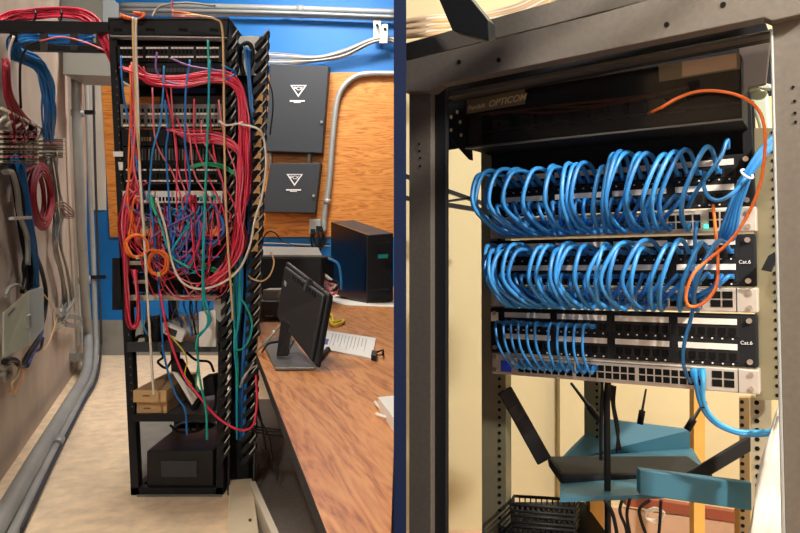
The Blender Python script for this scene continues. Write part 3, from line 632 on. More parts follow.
cab([(152, 197), (155, 210), (162, 228), (166, 243), (173, 258), (190, 268)], teal, 'teal cable curving from the green plug on white switch', .005, off=.16)
cab([(151, 195), (152, 205), (157, 216)], green, 'short green cable at the white switch', .007, off=.16)
cab([(156, 198), (160, 210), (166, 230), (172, 262), (182, 282), (200, 289), (222, 283), (240, 268), (250, 245), (255, 220), (262, 196), (266, 165), (264, 140), (258, 129), (240, 124)], whc, 'long white cable swooping low across the rack then up the right side', .005, off=.17)
cab([(219, 121), (226, 125), (236, 124), (243, 122)], whc, 'short white cable at the right end of grey panel', .005, off=.15)
# yellow / white verticals
cab([(133, 17), (133.5, 50), (135.5, 90), (137, 130), (140, 165), (142, 200), (145, 235)], tan, 'long yellow-tan cable hanging from the rack top near left', .0052, off=.19)
cab([(136, 18), (136, 50), (138, 100), (139, 150), (141, 190), (144, 235), (146, 270), (149, 320), (152, 370), (154, 396)], whc, 'long white cable hanging from rack top down over the cardboard boxes', .0055, off=.19)
cab([(186, 15), (200, 16), (215, 19), (222, 27), (223.5, 60), (224, 110), (225, 170), (227, 230), (231, 290), (233, 320)], tan, 'tan cable from rack top down beside the right upright', .005, off=.16)
for i in range(3): cab([(120, 14 + i), (128, 17 + i), (138, 18.5), (145, 14 + i), (133, 12 + i)], orng, 'orange cable knotted on the rack top plate', .004, 'orange cables on rack top', off=.06)
for i in range(3): cab([(172, 12 + i * 2), (185, 13 + i * 2), (200, 16 + i), (214, 18 + i)], [orng, whc, pink][i], ['orange', 'white', 'pink'][i] + ' cable lying across the rack top at right', .0055, off=.0)
cab([(152, 17), (158, 8), (170, 4), (190, 3), (215, 6)], gryc, 'grey cable arching above the rack top', .005, off=-.1)
cab([(175, 15), (172, 8), (173, -2)], pink, 'pale pink cable rising from the rack top', .005, off=-.05)
cab([(232, 108), (262, 80), (270, 85), (273, 105), (270, 135)], blkc, 'thin black cable bowed beside the upper wall cabinet', .003, off=-.1)
cab([(262, 200), (262, 225), (256, 245)], tan, 'tan cable beside the lower wall cabinet', .003, off=-.1)
# orange coils
def coil(cx, cy, rx, ry, lab, n=6):
    t = thing('fiber_coil', L(cx, cy + ry, .2), lab, 'cable coil')
    for i in range(n):
        s = rnd.uniform(.86, 1.1); dx = rnd.uniform(-1, 1); o = .17 + .006 * i
        MB().tube([L(cx + dx + rx * s * math.cos(a), cy + ry * s * math.sin(a), o) for a in [j * .2618 for j in range(25)]], .0042, 6, cap=False).build('coil_turn', orng, t)
    MB().prism([L(cx - rx * .1, cy + ry * .8, .215), L(cx + 2, cy + ry * .8, .215), L(cx + 2, cy + ry * 1.15, .215), L(cx - rx * .1, cy + ry * 1.15, .215)], (0, .04, 0)).build('tie', tan, t)
coil(137, 246, 11.5, 11.5, 'upper left orange fibre coil hanging on the rack front')
coil(158, 263, 9.5, 11.5, 'lower right orange fibre coil hanging on the rack front')
cab([(126, 243), (133, 256), (142, 255), (150, 250), (158, 251)], orng, 'orange fibre linking the two orange coils', .005, off=.2)
cab([(128, 240), (131, 222), (134, 200), (140, 196)], orng, 'orange fibre rising from the upper coil', .004, off=.18)
# things below
cab([(160, 290), (166, 325), (174, 352), (185, 378), (196, 392), (215, 415), (232, 427), (245, 430), (254, 423), (257, 400), (256, 375)], red, 'single red cable drooping past the phones to the floor area', .0052, off=.15)
cab([(166, 330), (176, 342), (184, 352), (187, 362), (185, 375), (192, 385)], ylw, 'thin yellow cable curling past the phone shelf', .003, off=.12)
cab([(196, 346), (198, 362), (196, 385), (199, 392)], green, 'green cable below the white box', .004, off=.12)
cab([(257, 370), (257, 400), (262, 425), (266, 450)], blkc, 'black cable trailing down right of the finger duct', .005, off=.1)
cab([(254, 392), (258, 415), (270, 440), (272, 470)], blkc, 'second black cable trailing down right of the finger duct', .004, off=.1)
for i in range(3): cab([(250, 426 + 2 * i), (265, 428 + 3 * i), (285, 431 + 3 * i), (300, 436 + 3 * i)], blkc, 'black cable running right toward the desk under the duct', .004, 'black cables to the desk', off=.1)

# ================================================================ DESK AREA
DZ = .72
def D(px, py, up=0.0): return flr(px, py, DZ + up)
def Dd(px, d, up=0.0): return Vector(((px - CX) * d / F, d, DZ + up))
xe = -.012
desk = thing('desk', Vector((-.5, 2, 0)), 'long wood-laminate desk running along the right side of the room', 'desk')
lf = [flr(327, 533, DZ) + (flr(327, 533, DZ) - D(257, 354)) * .12, D(257, 354), Dd(258.5, 3.35), Dd(250, BW - .03)]
rt = [Vector((xe, BW - .03, DZ)), Vector((xe, lf[0].y, DZ))]
MB().prism(lf + rt, (0, 0, -.025)).build('desktop', lam, desk)
ed = MB()
for a, b in zip(lf[:2], lf[1:3]):
    n_ = Vector((-(b - a).y, (b - a).x, 0)).normalized() * .003
    ed.prism([a, b, b + n_, a + n_], (0, 0, -.025))
ed.build('edge_band', blkm, desk)
for p in (Vector((-.06, 1.3, 0)), Vector((-.06, 4.0, 0)), Vector((-1.3, 7.0, 0)), Vector((-.08, 7.0, 0))):
    MB().obox(p + Vector((0, 0, .345)), (.025, 0, 0), (0, .025, 0), (0, 0, .345)).build('leg', blk, desk)
MB().prism([flr(133, 395), flr(222, 395), flr(232, 440), flr(222, 497), flr(137, 497)], (0, 0, .004)).build('floor_shade', mat('shade_grey', (.20, .19, .17), .9, var=.1), label='dark grey sheet standing for floor shade under the tangled rack', cat='mat')  # dark sheet laid to put the rack's shade into the floor colour
# carpet; its dark tone also stands in for shade on the floor
MB().prism([flr(248, 533 + 30), flr(212, 440), flr(210, 400), flr(330, 400), flr(420, 470), flr(395, 533 + 30)], (0, 0, .006)).build('floor_mat', carpet, label='dark grey carpet under the desk, also standing for floor shade beside the rack', cat='mat')
t = thing('angled_board', flr(250, 533), 'cream boxed timber lying on the floor at the lower edge', 'board')
MB().prism([flr(228, 533 + 25, .06), flr(229, 480, .06), flr(252, 478, .06), flr(262, 533 + 25, .06)], (0, 0, -.06)).build('flat_side', mat('cream_timber', (.72, .62, .45), .6, var=.06), t, bevel=.004)
a, b2 = flr(252, 490, .04), flr(282, 560, .04)
MB().obox((a + b2) / 2, (b2 - a) / 2, Vector((.012, .004, 0)), (0, 0, .04)).build('edge_strip', mat('pale_timber', (.78, .72, .6), .6), t)
MB().cyl(flr(250, 520, .062), flr(250, 520, .066), .006).build('screw', dgrey, t)

# monitor (back view)
mt = thing('monitor', D(300, 360), 'black flat monitor on its stand seen from behind on the desk', 'monitor')
# screen slab: near-right edge low, far-left edge
A, B, Cc, E = P(286, 261, 2.62), P(329, 294, 2.32), P(315.5, 367, 2.16), P(277, 318, 2.52)
nrm = (B - A).cross(E - A).normalized()
if nrm.y > 0: nrm = -nrm
MB().prism([A, B, Cc, E], -nrm * .022).build('bezel', blk2, mt, bevel=.006)
i_ = lambda u, v: (A * (1 - u) + B * u) * (1 - v) + (E * (1 - u) + Cc * u) * v
MB().prism([i_(.05, .07), i_(.97, .05), i_(.96, .97), i_(.06, .95)], nrm * .014).build('back_shell', mat('monitor_shell', (.022, .022, .024), .5), mt, bevel=.008)
MB().prism([i_(.12, .30), i_(.17, .31), i_(.17, .38), i_(.12, .37)], nrm * .0155).build('badge', mat('badge_grey', (.3, .3, .3), .4), mt)
v_ = MB()
for k in range(10): v_.prism([i_(.3 + k * .055, .10 - k * .001), i_(.32 + k * .055, .10), i_(.32 + k * .055, .17), i_(.3 + k * .055, .17)], nrm * .0152)
v_.build('vents', holec, mt)
MB().prism([i_(.62, -.02), i_(.66, -.02), i_(.62, .2), i_(.58, .2)], nrm * .02).build('top_clip', dgrey, mt)
sb = D(286, 362, .015)
st = MB(); top = i_(.16, .80) + nrm * .03
st.prism([P(281, 318, 2.40), P(292, 324, 2.38), P(288, 356, 2.34), P(276, 357, 2.38)], (0, .035, 0))
st.build('stand_neck', blk2, mt, bevel=.004)
MB().prism([D(262, 341, .012), D(288, 334, .012), D(316, 367, .012), D(275, 367.5, .012)], (0, 0, -.011)).build('stand_base', mat('stand_grey', (.12, .12, .12), .35), mt, bevel=.003)
for i, (p_, r, lb) in enumerate([([(256, 352), (263, 345), (272, 335), (280, 326)], .004, 'grey cable rising behind the monitor stand'),
                          ([(240, 388), (243, 378), (252, 368), (270, 360), (282, 357), (290, 348), (294, 340)], .003, 'thin grey cable looping over the monitor base to the rack'),
                          ([(262, 352), (268, 344), (276, 342), (284, 341)], .004, 'black cable lying behind the monitor stand'),
                          ([(240, 386), (248, 372), (254, 362)], .003, 'grey cable end hooked between rack and monitor')]):
    MB().tube(crm([P(x, y, 2.45) if x > 262 else P(x, y, 2.6) for x, y in p_], 6), r, 6).build('monitor_cable', [gryc, gryc, blkc, gryc][i], label=lb, cat='cable')
MB().cyl(P(273, 332, 2.44), P(275.5, 332, 2.44), .007).build('plug_tip', white, label='small white plug end behind the monitor stand', cat='plug')

# boxes behind the monitor
t = thing('network_appliance', D(290, 316), 'large black equipment box on the desk behind the monitor', 'equipment box')
MB().prism([P(250, 257, 4.4), P(322, 257, 4.4), P(322, 302, 4.4), P(250, 302, 4.4)], (0, .8, 0)).build('case', blk2, t, bevel=.01)
MB().prism([P(255, 257, 4.4), P(322, 257, 4.4), P(318, 249, 5.2), P(262, 248, 5.2)], (0, 0, .012)).build('paper_sheet', mat('cover_grey', (.24, .225, .20), .6), t)
t = thing('small_server', D(262, 320), 'flat black device with pale label under the equipment box', 'device')
MB().prism([P(254, 301, 3.75), P(282, 301, 3.75), P(282, 318, 3.75), P(254, 318, 3.75)], (0, .5, 0)).build('case', mat('slate', (.09, .09, .09), .5), t, bevel=.006)
MB().prism([P(263, 290, 3.8), P(279, 290, 3.8), P(277, 301, 3.8), P(263, 301, 3.8)], (0, .2, 0)).build('white_box', mat('offwhite', (.5, .5, .48), .5), t)
MB().prism([P(265, 315.5, 3.74), P(273, 315.5, 3.74), P(273, 317, 3.74), P(265, 317, 3.74)], (0, .005, 0)).build('marking', mat('mark', (.4, .4, .4)), t)
MB().tube(crm([P(x, y, 3.7) for x, y in [(254, 291), (258, 292), (261, 297), (258, 301), (254, 297)]], 5), .008, 6).build('white_cable', whc, label='white cord curl beside the flat black device', cat='cord')
cab([(248, 275), (253, 279), (262, 281), (270, 275), (274, 262), (271, 252)], tan, 'tan fibre looping right from rack over the equipment box', .004, off=.05)
# tower PC
t = thing('computer_tower', D(360, 304), 'large black computer tower standing at the back of the desk', 'computer')
fx = [P(367, 235, 4.95), P(393, 233, 5.0), P(393, 301.5, 5.0), P(366, 304, 4.95)]
MB().prism([fx[0], fx[1], fx[2], fx[3]], (0.0, .035, 0)).build('front_panel', mat('tower_front', (.02, .02, .022), .3), t, bevel=.01)
MB().prism([P(331, 222, 5.6), fx[0] + Vector((0, .03, 0)), fx[3] + Vector((0, .03, 0)), P(331, 293, 5.6)], (.02, .0, 0)).build('side_panel', mat('tower_side', (.008, .014, .028), .16, metal=.6), t)
tp = [P(331, 222, 5.6), P(353, 220, 6.1), P(393, 233, 5.03), fx[0] + Vector((0, .03, 0))]
MB().prism(tp, (0, 0, -.012)).build('top_panel', mat('tower_top', (.05, .045, .045), .5), t)
MB().prism([P(333, 293, 5.62), P(353, 290, 6.0), P(392, 300, 5.1), P(367, 303, 5.02)], (0, 0, .02)).build('bottom_panel', blk, t)
MB().prism([P(378, 254.5, 4.94), P(388, 254, 4.95), P(388, 258, 4.95), P(378, 258.5, 4.94)], (0, .01, 0)).build('badge', mat('badge_teal', (.0, .28, .25), .4), t)
MB().prism([P(370, 289, 4.93), P(389, 288, 4.93), P(389, 290, 4.93), P(370, 291, 4.93)], (0, .01, 0)).build('drive_slot', blkm, t)
MB().prism([P(371, 243, 4.93), P(389, 242, 4.93), P(389, 243, 4.93), P(371, 244, 4.93)], (0, .01, 0)).build('drive_slot', blkm, t)
MB().prism([D(322, 296, .004), D(338, 291, .004), D(400, 300, .004), D(399, 307, .004), D(345, 305, .004), D(326, 300, .004)], (0, 0, -.003)).build('white_cloth', cloth, label='white sheet spread under the computer tower', cat='sheet')
for i in range(8):
    MB().tube(crm([P(320 + rnd.uniform(0, 4), 272 + i * 2, 4.6), P(328, 278 + i * 2 + rnd.uniform(-3, 3), 4.5), P(336 + rnd.uniform(-2, 3), 284 + i, 4.5), P(333, 292 + rnd.uniform(-2, 2), 4.45), P(325, 290 - i, 4.5)], 5), .012, 6).build('loose_cable', [blkc, whc, pink, gryc][i % 4], label='loose cable coiled between monitor and tower', cat='cable', group='loose cables behind monitor')
MB().tube(crm([P(x, y, 4.5) for x, y in [(328, 258), (338, 264), (341, 278), (341, 290)]], 6), .01, 6).build('pale_blue_cable', lblue, label='thin pale blue cable arching down beside the computer tower', cat='cable')
# yellow wire
MB().tube(crm([D(x, y, .012) for x, y in [(330, 320), (333, 325), (342, 323), (343, 320), (334, 322), (332, 316), (327, 312)]], 6), .008, 6).build('yellow_wire', ylw, label='yellow cable bit lying on the desk beside the monitor', cat='cable')
# papers
t = thing('paper_sheet', D(350, 345), 'printed white papers clipped together on the desk', 'paper')
q = [D(325, 330, .006), D(376, 338, .006), D(372, 358, .006), D(319, 348, .006)]
MB().prism(q, (0, 0, -.005)).build('sheet', paper, t)
j_ = lambda u, v: (q[0] * (1 - u) + q[1] * u) * (1 - v) + (q[3] * (1 - u) + q[2] * u) * v
ln = MB()
for i in range(11):
    u = .18 + i * .065
    ln.prism([j_(u, .14), j_(u + .018, .14), j_(u + .018, .5 + .4 * rnd.random()), j_(u, .5 + .4 * rnd.random())], (0, 0, .0008))
ln.build('print', mat('print_grey', (.5, .5, .52), .8), t)
MB().prism([j_(.02, .52), j_(.14, .5), j_(.14, .78), j_(.02, .8)], (0, 0, .001)).build('stamp', mat('stamp_blue', (.03, .07, .4)), t)
t = thing('binder_clip', D(379, 352), 'black binder clip at the right end of the papers', 'clip')
MB().prism([D(372, 350, .02), D(377, 351, .02), D(376, 356, .02), D(371, 355, .02)], (0, 0, -.018)).build('jaw', blk, t)
MB().tube([D(377, 352, .01), D(383, 350, .012), D(383, 355, .012), D(376, 355, .01)], .004, 5).build('wire_arm', blkm, t)
t = thing('pen', D(323, 354), 'dark pen lying beside the monitor on the desk', 'pen')
MB().cyl(D(317, 361, .01), D(327, 350, .01), .008).build('barrel', dgrey, t); MB().cyl(D(327, 350, .01), D(328, 349, .01), .009).build('cap', blk, t)
for nm, p_, r in (('left', [(375, 402), (380, 408), (387, 413), (393, 419)], .004), ('right', [(376, 414), (384, 417), (393, 420), (398, 428)], .004)):
    MB().tube(crm([D(x, y, .008) for x, y in p_], 6), r, 6).build('white_cable', white, label='short white cord end on the desk, %s strand' % nm, cat='cord', group='white cords on the desk')
MB().prism([D(378, 397, .03), D(400, 395, .03), D(400, 424, .03), D(392, 416, .03)], (0, 0, -.029)).build('white_paper_stack', paper, label='stack of white paper at the right edge of desk', cat='paper')

# ================================================================ RIGHT ROOM: rack frame of reference
Uv = Vector((1150, -700, 25)).normalized()
Vv = (Vector((0, 0, 1)) - Uv * Uv.z).normalized()
Nv = Uv.cross(Vv).normalized()
if Nv.y > 0: Nv = -Nv
dl = 1.375
O = P(490, 308, dl)
for _ in range(6):
    w_ = (hit(757, 311, O, Nv) - O).dot(Uv); dl *= .4826 / w_; O = P(490, 308, dl)
def on(px, py, w=0.0): return hit(px, py, O + Nv * w, Nv)
def uv(px, py, w=0.0): p = on(px, py, w) - O; return p.dot(Uv), p.dot(Vv)
def R(u, v, w=0.0): return O + Uv * u + Vv * v + Nv * w
def rbox(u0, u1, v0, v1, w0, w1): # prism between w0 (back) and w1 (front)
    return [R(u0, v0, w1), R(u1, v0, w1), R(u1, v1, w1), R(u0, v1, w1)], Nv * (w0 - w1)
def rb(mb, *a): return mb.prism(*rbox(*a))
PW = .4826
PER = .1355
def patch_right(v, lab):
    h = .0885
    t = thing('patch_bay', R(PW / 2, v - h, 0), lab, 'patch panel', None)
    rb(MB(), 0, PW, v - h, v, -.02, 0).build('plate', blkm, t, bevel=.003)
    for row in range(2):
        vs = v - .006 - row * .0425
        for g in range(4):
            u0 = [.032, .140, .249, .358][g]; u1 = u0 + .094
            rb(MB(), u0, u1, vs - .0115, vs - .0015, 0, .002).build('label_strip', labelw, t)
            b = rb(MB(), u0 - .003, u1 + .003, vs - .032, vs - .0135, 0, .001).build('port_block', blk2, t)
            pm = MB()
            for k in range(6):
                uc = u0 + .007 + k * .0160; vc = vs - .0225
                pm.prism([R(uc - .0058, vc - .005, .0022), R(uc - .003, vc - .008, .0022), R(uc + .003, vc - .008, .0022), R(uc + .0058, vc - .005, .0022), R(uc + .0058, vc + .0055, .0022), R(uc - .0058, vc + .0055, .0022)], -Nv * .001)
            pm.build('jacks', holec, b)
    for uu in (.010, PW - .012):
        for vv in (v - .010, v - h + .010): MB().cyl(R(uu, vv, -.002), R(uu, vv, .005), .0045).build('screw', screw, t)
    text('lettering', 'Cat.6', .0085, R(PW - .026, v - .047, .002), Uv, Vv, logo, t)
    rb(MB(), .003, .018, v - .026, v - .008, 0, .003).build('tag', labelw, t)
    dg = MB()
    for row in range(2):
        for g in range(4):
            for k in range(6):
                uc = [.032, .140, .249, .358][g] + .007 + k * .0160; vc = v - .006 - row * .0425 - .0355
                rb(dg, uc - .0013, uc + .0013, vc - .0012, vc + .0012, 0, .001)
    dg.build('number_marks', labelw, t)
    return t
def switch_right(v, lab):
    h = .042
    t = thing('network_switch', R(PW / 2, v - h, 0), lab, 'switch', None)
    rb(MB(), .004, PW + .002, v - h, v - .001, -.22, .004).build('chassis', silver, t, bevel=.002)
    for g in range(3):
        u0 = .060 + g * .1150
        b = rb(MB(), u0, u0 + .1105, v - .036, v - .009, .004, .006).build('port_block', silver, t)
        pm = MB()
        for k in range(8):
            for r_ in range(2):
                uc = u0 + .0069 + k * .0138; vc = v - .0155 - r_ * .0132
                rb(pm, uc - .0056, uc + .0056, vc - .0054, vc + .0054, .006, .0066)
        pm.build('jacks', holec, b)
    for k in range(2):
        for r_ in range(2):
            uc = .420 + k * .0187; vc = v - .013 - r_ * .0145
            rb(MB(), uc - .008, uc + .008, vc - .006, vc + .006, .004, .005).build('fiber_port', holec, t)
    rb(MB(), .024, .046, v - .036, v - .014, .004, .006).build('blue_label', lcd, t)
    rb(MB(), .452, .4535, v - .041, v - .001, .004, .0045).build('ear_seam', dgrey, t)
    rb(MB(), .05, .39, v - .0055, v - .0045, .004, .0045).build('face_line', dgrey, t)
    for uu in (.011, PW - .010):
        for vv in (v - .009, v - h + .009): MB().cyl(R(uu, vv, .0), R(uu, vv, .007), .004).build('screw', screw, t)
    return t
names = ['bottom', 'middle', 'top']
for k, nm in enumerate(names):
    patch_right(PER * k, {'bottom': 'lowest black Cat.6 patch panel, mostly empty sockets', 'middle': 'middle black Cat.6 patch panel full of blue cables', 'top': 'highest black patch panel just under the smoky enclosure'}[nm])
    switch_right(PER * k - .0895, {'bottom': 'lowest silver switch with many empty ports', 'middle': 'middle silver switch between second and lowest patch panels', 'top': 'highest silver switch with orange fibre and green light'}[nm])
MB().prism(*rbox(.405, .411, 2 * PER - .0895 - .034, 2 * PER - .0895 - .028, .006, .009)).build('status_light', led, label='glowing green port light on the highest silver switch', cat='light')

# rails
def rail(pts, lab, w0, w1, m=zinc, holes=True, hw=.0035, hx=.5, sp=.0158):
    t = thing('rack_rail', (on(*pts[2], w1) + on(*pts[3], w1)) / 2, lab, 'rail', 'rack rails')
    q = [on(x, y, w1) for x, y in pts]
    MB().prism(q, Nv * (w0 - w1)).build('channel', m, t)
    if holes:
        hb = MB(); n = int((q[0] - q[3]).length / sp)
        for i in range(n):
            s = (i + .5) / n; c = (q[0].lerp(q[3], s)).lerp(q[1].lerp(q[2], s), hx)
            hb.prism([c + Uv * (hw * math.cos(a)) + Vv * (hw * math.sin(a)) + Nv * .0012 for a in [j * .7854 for j in range(8)]], -Nv * .001)
        hb.build('holes', holec, t)
    return t
rail([(481, 120), (505, 120), (506, 545), (482, 545)], 'left front rack rail with green-gold zinc finish', -.05, -.021, hx=.75)
rail([(753, 128), (776, 128), (781, 400), (756, 400)], 'right front rack rail beside the panels', -.05, -.021, hx=.85, hw=.003)
rail([(750, 398), (771, 398), (773, 545), (752, 545)], 'lower right perforated rail with a line of round holes', -.10, -.07, mat('zinc_pale', (.50, .46, .34), .45, metal=.4), hx=.32, hw=.0042)
rail([(739, 398), (749, 398), (750, 545), (740, 545)], 'narrow rear perforated rail behind the lower right rail', -.30, -.28, mat('zinc_brown', (.30, .21, .10), .5, metal=.4), hx=.3, hw=.004)
rail([(584, 380), (600, 381), (601, 545), (585, 545)], 'rear rack rail seen below the lowest switch', -.45, -.42, zinc, hx=.8)

# front frame posts and header
t = thing('steel_enclosure', on(425, 600, .1), 'dark brown-black steel enclosure frame around the patch panels', 'rack frame')
def fp(poly, w1, th, nm, m=frame_m, bev=.0015):
    return MB().prism([on(x, y, w1) for x, y in poly], Nv * -th).build(nm, m, t, bevel=bev)
fp([(409, 90), (431, 90), (431, 560), (409, 560)], .18, .02, 'left_post')
fp([(431, 86), (446, 84), (446, 560), (431, 560)], .165, .012, 'left_post_flange', mat('frame_dark', (.02, .021, .024), .5, metal=.3))  # inner side of the post, its shade put into a darker coat
fp([(772, 22), (812, 12), (812, 560), (786, 560)], .18, .05, 'right_post')
fp([(770, 30), (773, 30), (786, 560), (782, 560)], .185, .02, 'right_post_lip', galv)
fp([(402, 62), (600, 13.5), (640, 2), (810, -42), (810, 12), (772, 21), (764, 17.5), (440, 84), (430, 92), (402, 92)], .20, .03, 'header_beam')
fp([(402, 44), (487, 20), (600, -12), (650, -26), (650, 0), (402, 62)], .09, .03, 'rear_header')
fp([(437, -5), (468, -5), (488, 20), (489, 41), (452, 30)], .16, .03, 'top_brace', mat('frame_dark', (.02, .021, .024)))
fp([(438, 84), (764, 17.5), (770, 34), (770, 39), (446, 102), (446, 92)], .12, .02, 'inner_header', MATS['frame_dark'])  # inner side of the header, shade put into its dark colour
fp([(446, 100), (770, 36), (772, 95), (446, 150)], -.16, .01, 'inner_dark_plate', blkm)  # upright black plate added to keep the gap below the header dark
fp([(446, 93), (770, 30), (770, 33.5), (446, 98)], .15, .03, 'inner_lip', mat('frame_mid', (.06, .055, .05), .5))
fp([(738, 38), (772, 28), (766, 84), (748, 88), (741, 96)], .06, .01, 'gusset_plate', mat('frame_brown', (.07, .055, .05), .5))
fp([(446, 92), (466, 100), (469, 160), (446, 135)], .05, .02, 'side_strap', MATS['frame_dark'])
hb = MB()
for x, y in ((459, 62), (498.5, 60), (666.5, 24.5), (723, 4.5)):
    c = on(x, y, .2015); hb.prism([c + Uv * .0042 * math.cos(a) + Vv * .0042 * math.sin(a) for a in [j * .7854 for j in range(8)]], -Nv * .001)
hb.build('bolt_holes', holec, t)
hb = MB()
for x, y in ((419, 144), (419.5, 151), (420, 158), (420, 166), (793, 87), (794.5, 101), (795, 113), (795.5, 122)):
    c = on(x, y, .1815); hb.prism([c + Uv * .0022 * math.cos(a) + Vv * .0022 * math.sin(a) for a in [j * .7854 for j in range(8)]], -Nv * .001)
hb.build('post_holes', holec, t)
hb = MB()
for x, y in ((451, 117), (451, 130), (460, 122), (461, 135), (457, 112)):
    c = on(x, y, .0515); hb.prism([c + Uv * .003 * math.cos(a) + Vv * .004 * math.sin(a) for a in [j * .7854 for j in range(8)]], -Nv * .001)
hb.build('strap_holes', cream, t)

MB().prism(*rbox(0, PW, 2 * PER + .001, 2 * PER + .09, -.03, -.02)).build('gap_dark_plate', blkm, label='plain black plate added to darken the gap above highest patch panel', cat='blanking plate')  # black plate added so the gap under the enclosure stays dark
# fibre enclosure
WE = .10
t = thing('fiber_enclosure', on(600, 135, WE), 'black fibre enclosure with smoky clear door above the patch panels', 'fiber enclosure')
eu0, ev0 = uv(466, 150, WE); eu1, ev1 = uv(742, 118, WE); _, evt = uv(466, 97, WE); _, evt2 = uv(742, 52, WE)
vb = (ev0 + ev1) / 2; vt = (evt + evt2) / 2
rb(MB(), eu0, eu1, vb, vb + .003, -.15, WE).build('bottom_plate', blkm, t)
rb(MB(), eu0, eu1, vt - .003, vt, -.15, WE).build('top_plate', blkm, t)
rb(MB(), eu0, eu0 + .003, vb, vt, -.15, WE).build('side_plate', blkm, t)
rb(MB(), eu1 - .003, eu1, vb, vt, -.15, WE).build('side_plate', blkm, t)
rb(MB(), eu0, eu1, vb, vt, -.15, -.145).build('back_plate', blkm, t)
rb(MB(), eu0, eu1, vb - .001, vb + .002, WE - .002, WE + .004).build('front_lip', mat('lip_grey', (.10, .095, .085), .35, metal=.3), t)
rb(MB(), eu0, eu1, vb + .03, vb + .034, WE - .03, WE - .02).build('inner_tray', mat('lip_grey2', (.05, .046, .04), .4), t)
rb(MB(), eu0 + .002, eu1 - .002, vb + .004, vt - .002, WE, WE + .003).build('door', smoke, t)
rb(MB(), eu0, eu0 + .03, vb + .004, vt - .03, WE - .01, WE - .005).build('inner_bracket', mat('lip_grey2', (.12, .11, .10)), t)
for k in range(9): rb(MB(), eu0 + .07 + k * .035, eu0 + .095 + k * .035, vb + .045, vb + .07, -.03, .0).build('adapter_plate', mat('adapter_grey', (.10, .09, .075), .4), t)
# labels on the door
def lq(poly, nm, m, w): return MB().prism([on(x, y, w) for x, y in poly], -Nv * .001).build(nm, m, t)
lq([(466.5, 100), (524, 89), (524, 104), (466.5, 114)], 'name_label', mat('label_brown', (.12, .095, .06), .35), WE + .0045)
tx0 = on(468, 109, WE + .005)
xd = (on(520, 98.5, WE + .005) - on(468, 109, WE + .005))
text('lettering', 'Panduit', .0115, tx0 + Vv * .001, xd, Vv, mat('letter_gold', (.5, .42, .26), .5), t, shear=.2, bold=.0002)
text('lettering', 'OPTICOM', .0165, on(488, 104.5, WE + .005), xd, Vv, MATS['letter_gold'], t, shear=.35, bold=.0003)
lq([(658.5, 65.5), (740, 52), (740, 69), (659, 82)], 'door_label_left', mat('label_olive', (.17, .14, .09), .4), WE + .0042)
lq([(682, 61.5), (736.5, 53), (736.5, 67.5), (682, 76.5)], 'door_label', mat('label_beige', (.46, .33, .23), .3), WE + .0052)
lq([(524, 85), (525, 85), (525, 104), (524, 104)], 'door_seam', mat('lip_grey', (.16, .15, .13)), WE + .0042)
lq([(724, 48), (734, 46), (734, 48.5), (724, 50)], 'latch', galv, WE + .006)
lq([(530, 87), (655, 66), (655, 66.8), (530, 87.8)], 'door_edge', mat('lip_grey', (.16, .15, .13)), WE + .0042)
lq([(687, 82), (700, 80.5), (700, 87), (690, 91)], 'thumb_latch', blkm, WE + .0042)
for i in range(5):
    MB().tube(crm([on(470 + 20 * i, 118 - 3 * i, .05), on(500 + 35 * i, 112 - 4 * i, .06), on(560 + 30 * i, 112 - 6 * i, .05), on(640 + 15 * i, 100 - 4 * i, .06)], 6), .0018, 6).build('fibre_jumper', mat('fibre_brown', (.3, .1, .04)), label='faint fibre jumper inside the smoky enclosure', cat='cable', group='fibres inside the enclosure')

# ---------------------------------------------------------------- blue patch cables
plug_me = None
def plug(p, parent, m):
    global plug_me
    if plug_me is None:
        b = MB(); b.v = []; 
        b.prism([Vector((-.0050, -.0042, -.001)), Vector((.0050, -.0042, -.001)), Vector((.0050, .0042, -.001)), Vector((-.0050, .0042, -.001))], (0, 0, .011))
        b.tube([(0, 0, .010), (0, 0, .020)], [.0046, .0034], 8)
        me = bpy.data.meshes.new('plug'); me.from_pydata(b.v, [], b.f); me.materials.append(lblue2); me.update(); plug_me = me
    o = bpy.data.objects.new('plug', plug_me); C.objects.link(o); o.parent = parent
    M = Matrix((Uv, Vv, Nv)).transposed().to_4x4(); M.translation = p - wl(parent); o.matrix_local = M
    return o
def port_u(k): g, i = divmod(k, 6); return [.032, .140, .249, .358][g] + .007 + i * .0160
def sw_u(k):
    g, i = divmod(k, 8)
    return .060 + g * .1150 + .0069 + i * .0138
ordn = ['first', 'second', 'third', 'fourth', 'fifth', 'sixth', 'seventh', 'eighth', 'ninth', 'tenth', 'eleventh', 'twelfth', 'thirteenth', 'fourteenth', 'fifteenth', 'sixteenth', 'seventeenth', 'eighteenth', 'nineteenth', 'twentieth', 'twenty-first', 'twenty-second', 'twenty-third', 'twenty-fourth']
def loop(u0, v0, u1, v1, bulge, rise, lab, grp, m, r=.0037, du=0.0, low=.015):
    t = thing('patch_cable', R(u0, v0, .02), lab, 'cable', grp)
    pts = [R(u0, v0, .018), R(u0 + du * .2, v0 + rise * .8, .018 + bulge * .42), R(u0 + du * .6, v0 + rise * .55, .02 + bulge * .85), R(lerp(u0, u1, .3) + du, lerp(v0, v1, .45), .02 + bulge * 1.05),
           R(lerp(u0, u1, .65) + du * .6, lerp(v0, v1, .85) , .02 + bulge * .8), R(lerp(u0, u1, .9), v1 - low, .018 + bulge * .42), R(u1, v1 - low * .3, .016)]
    MB().tube(crm(pts, 7), r, 8).build('jacket', m, t)
    plug(R(u0, v0, .002), t, m); plug(R(u1, v1, .006), t, m)
    return t
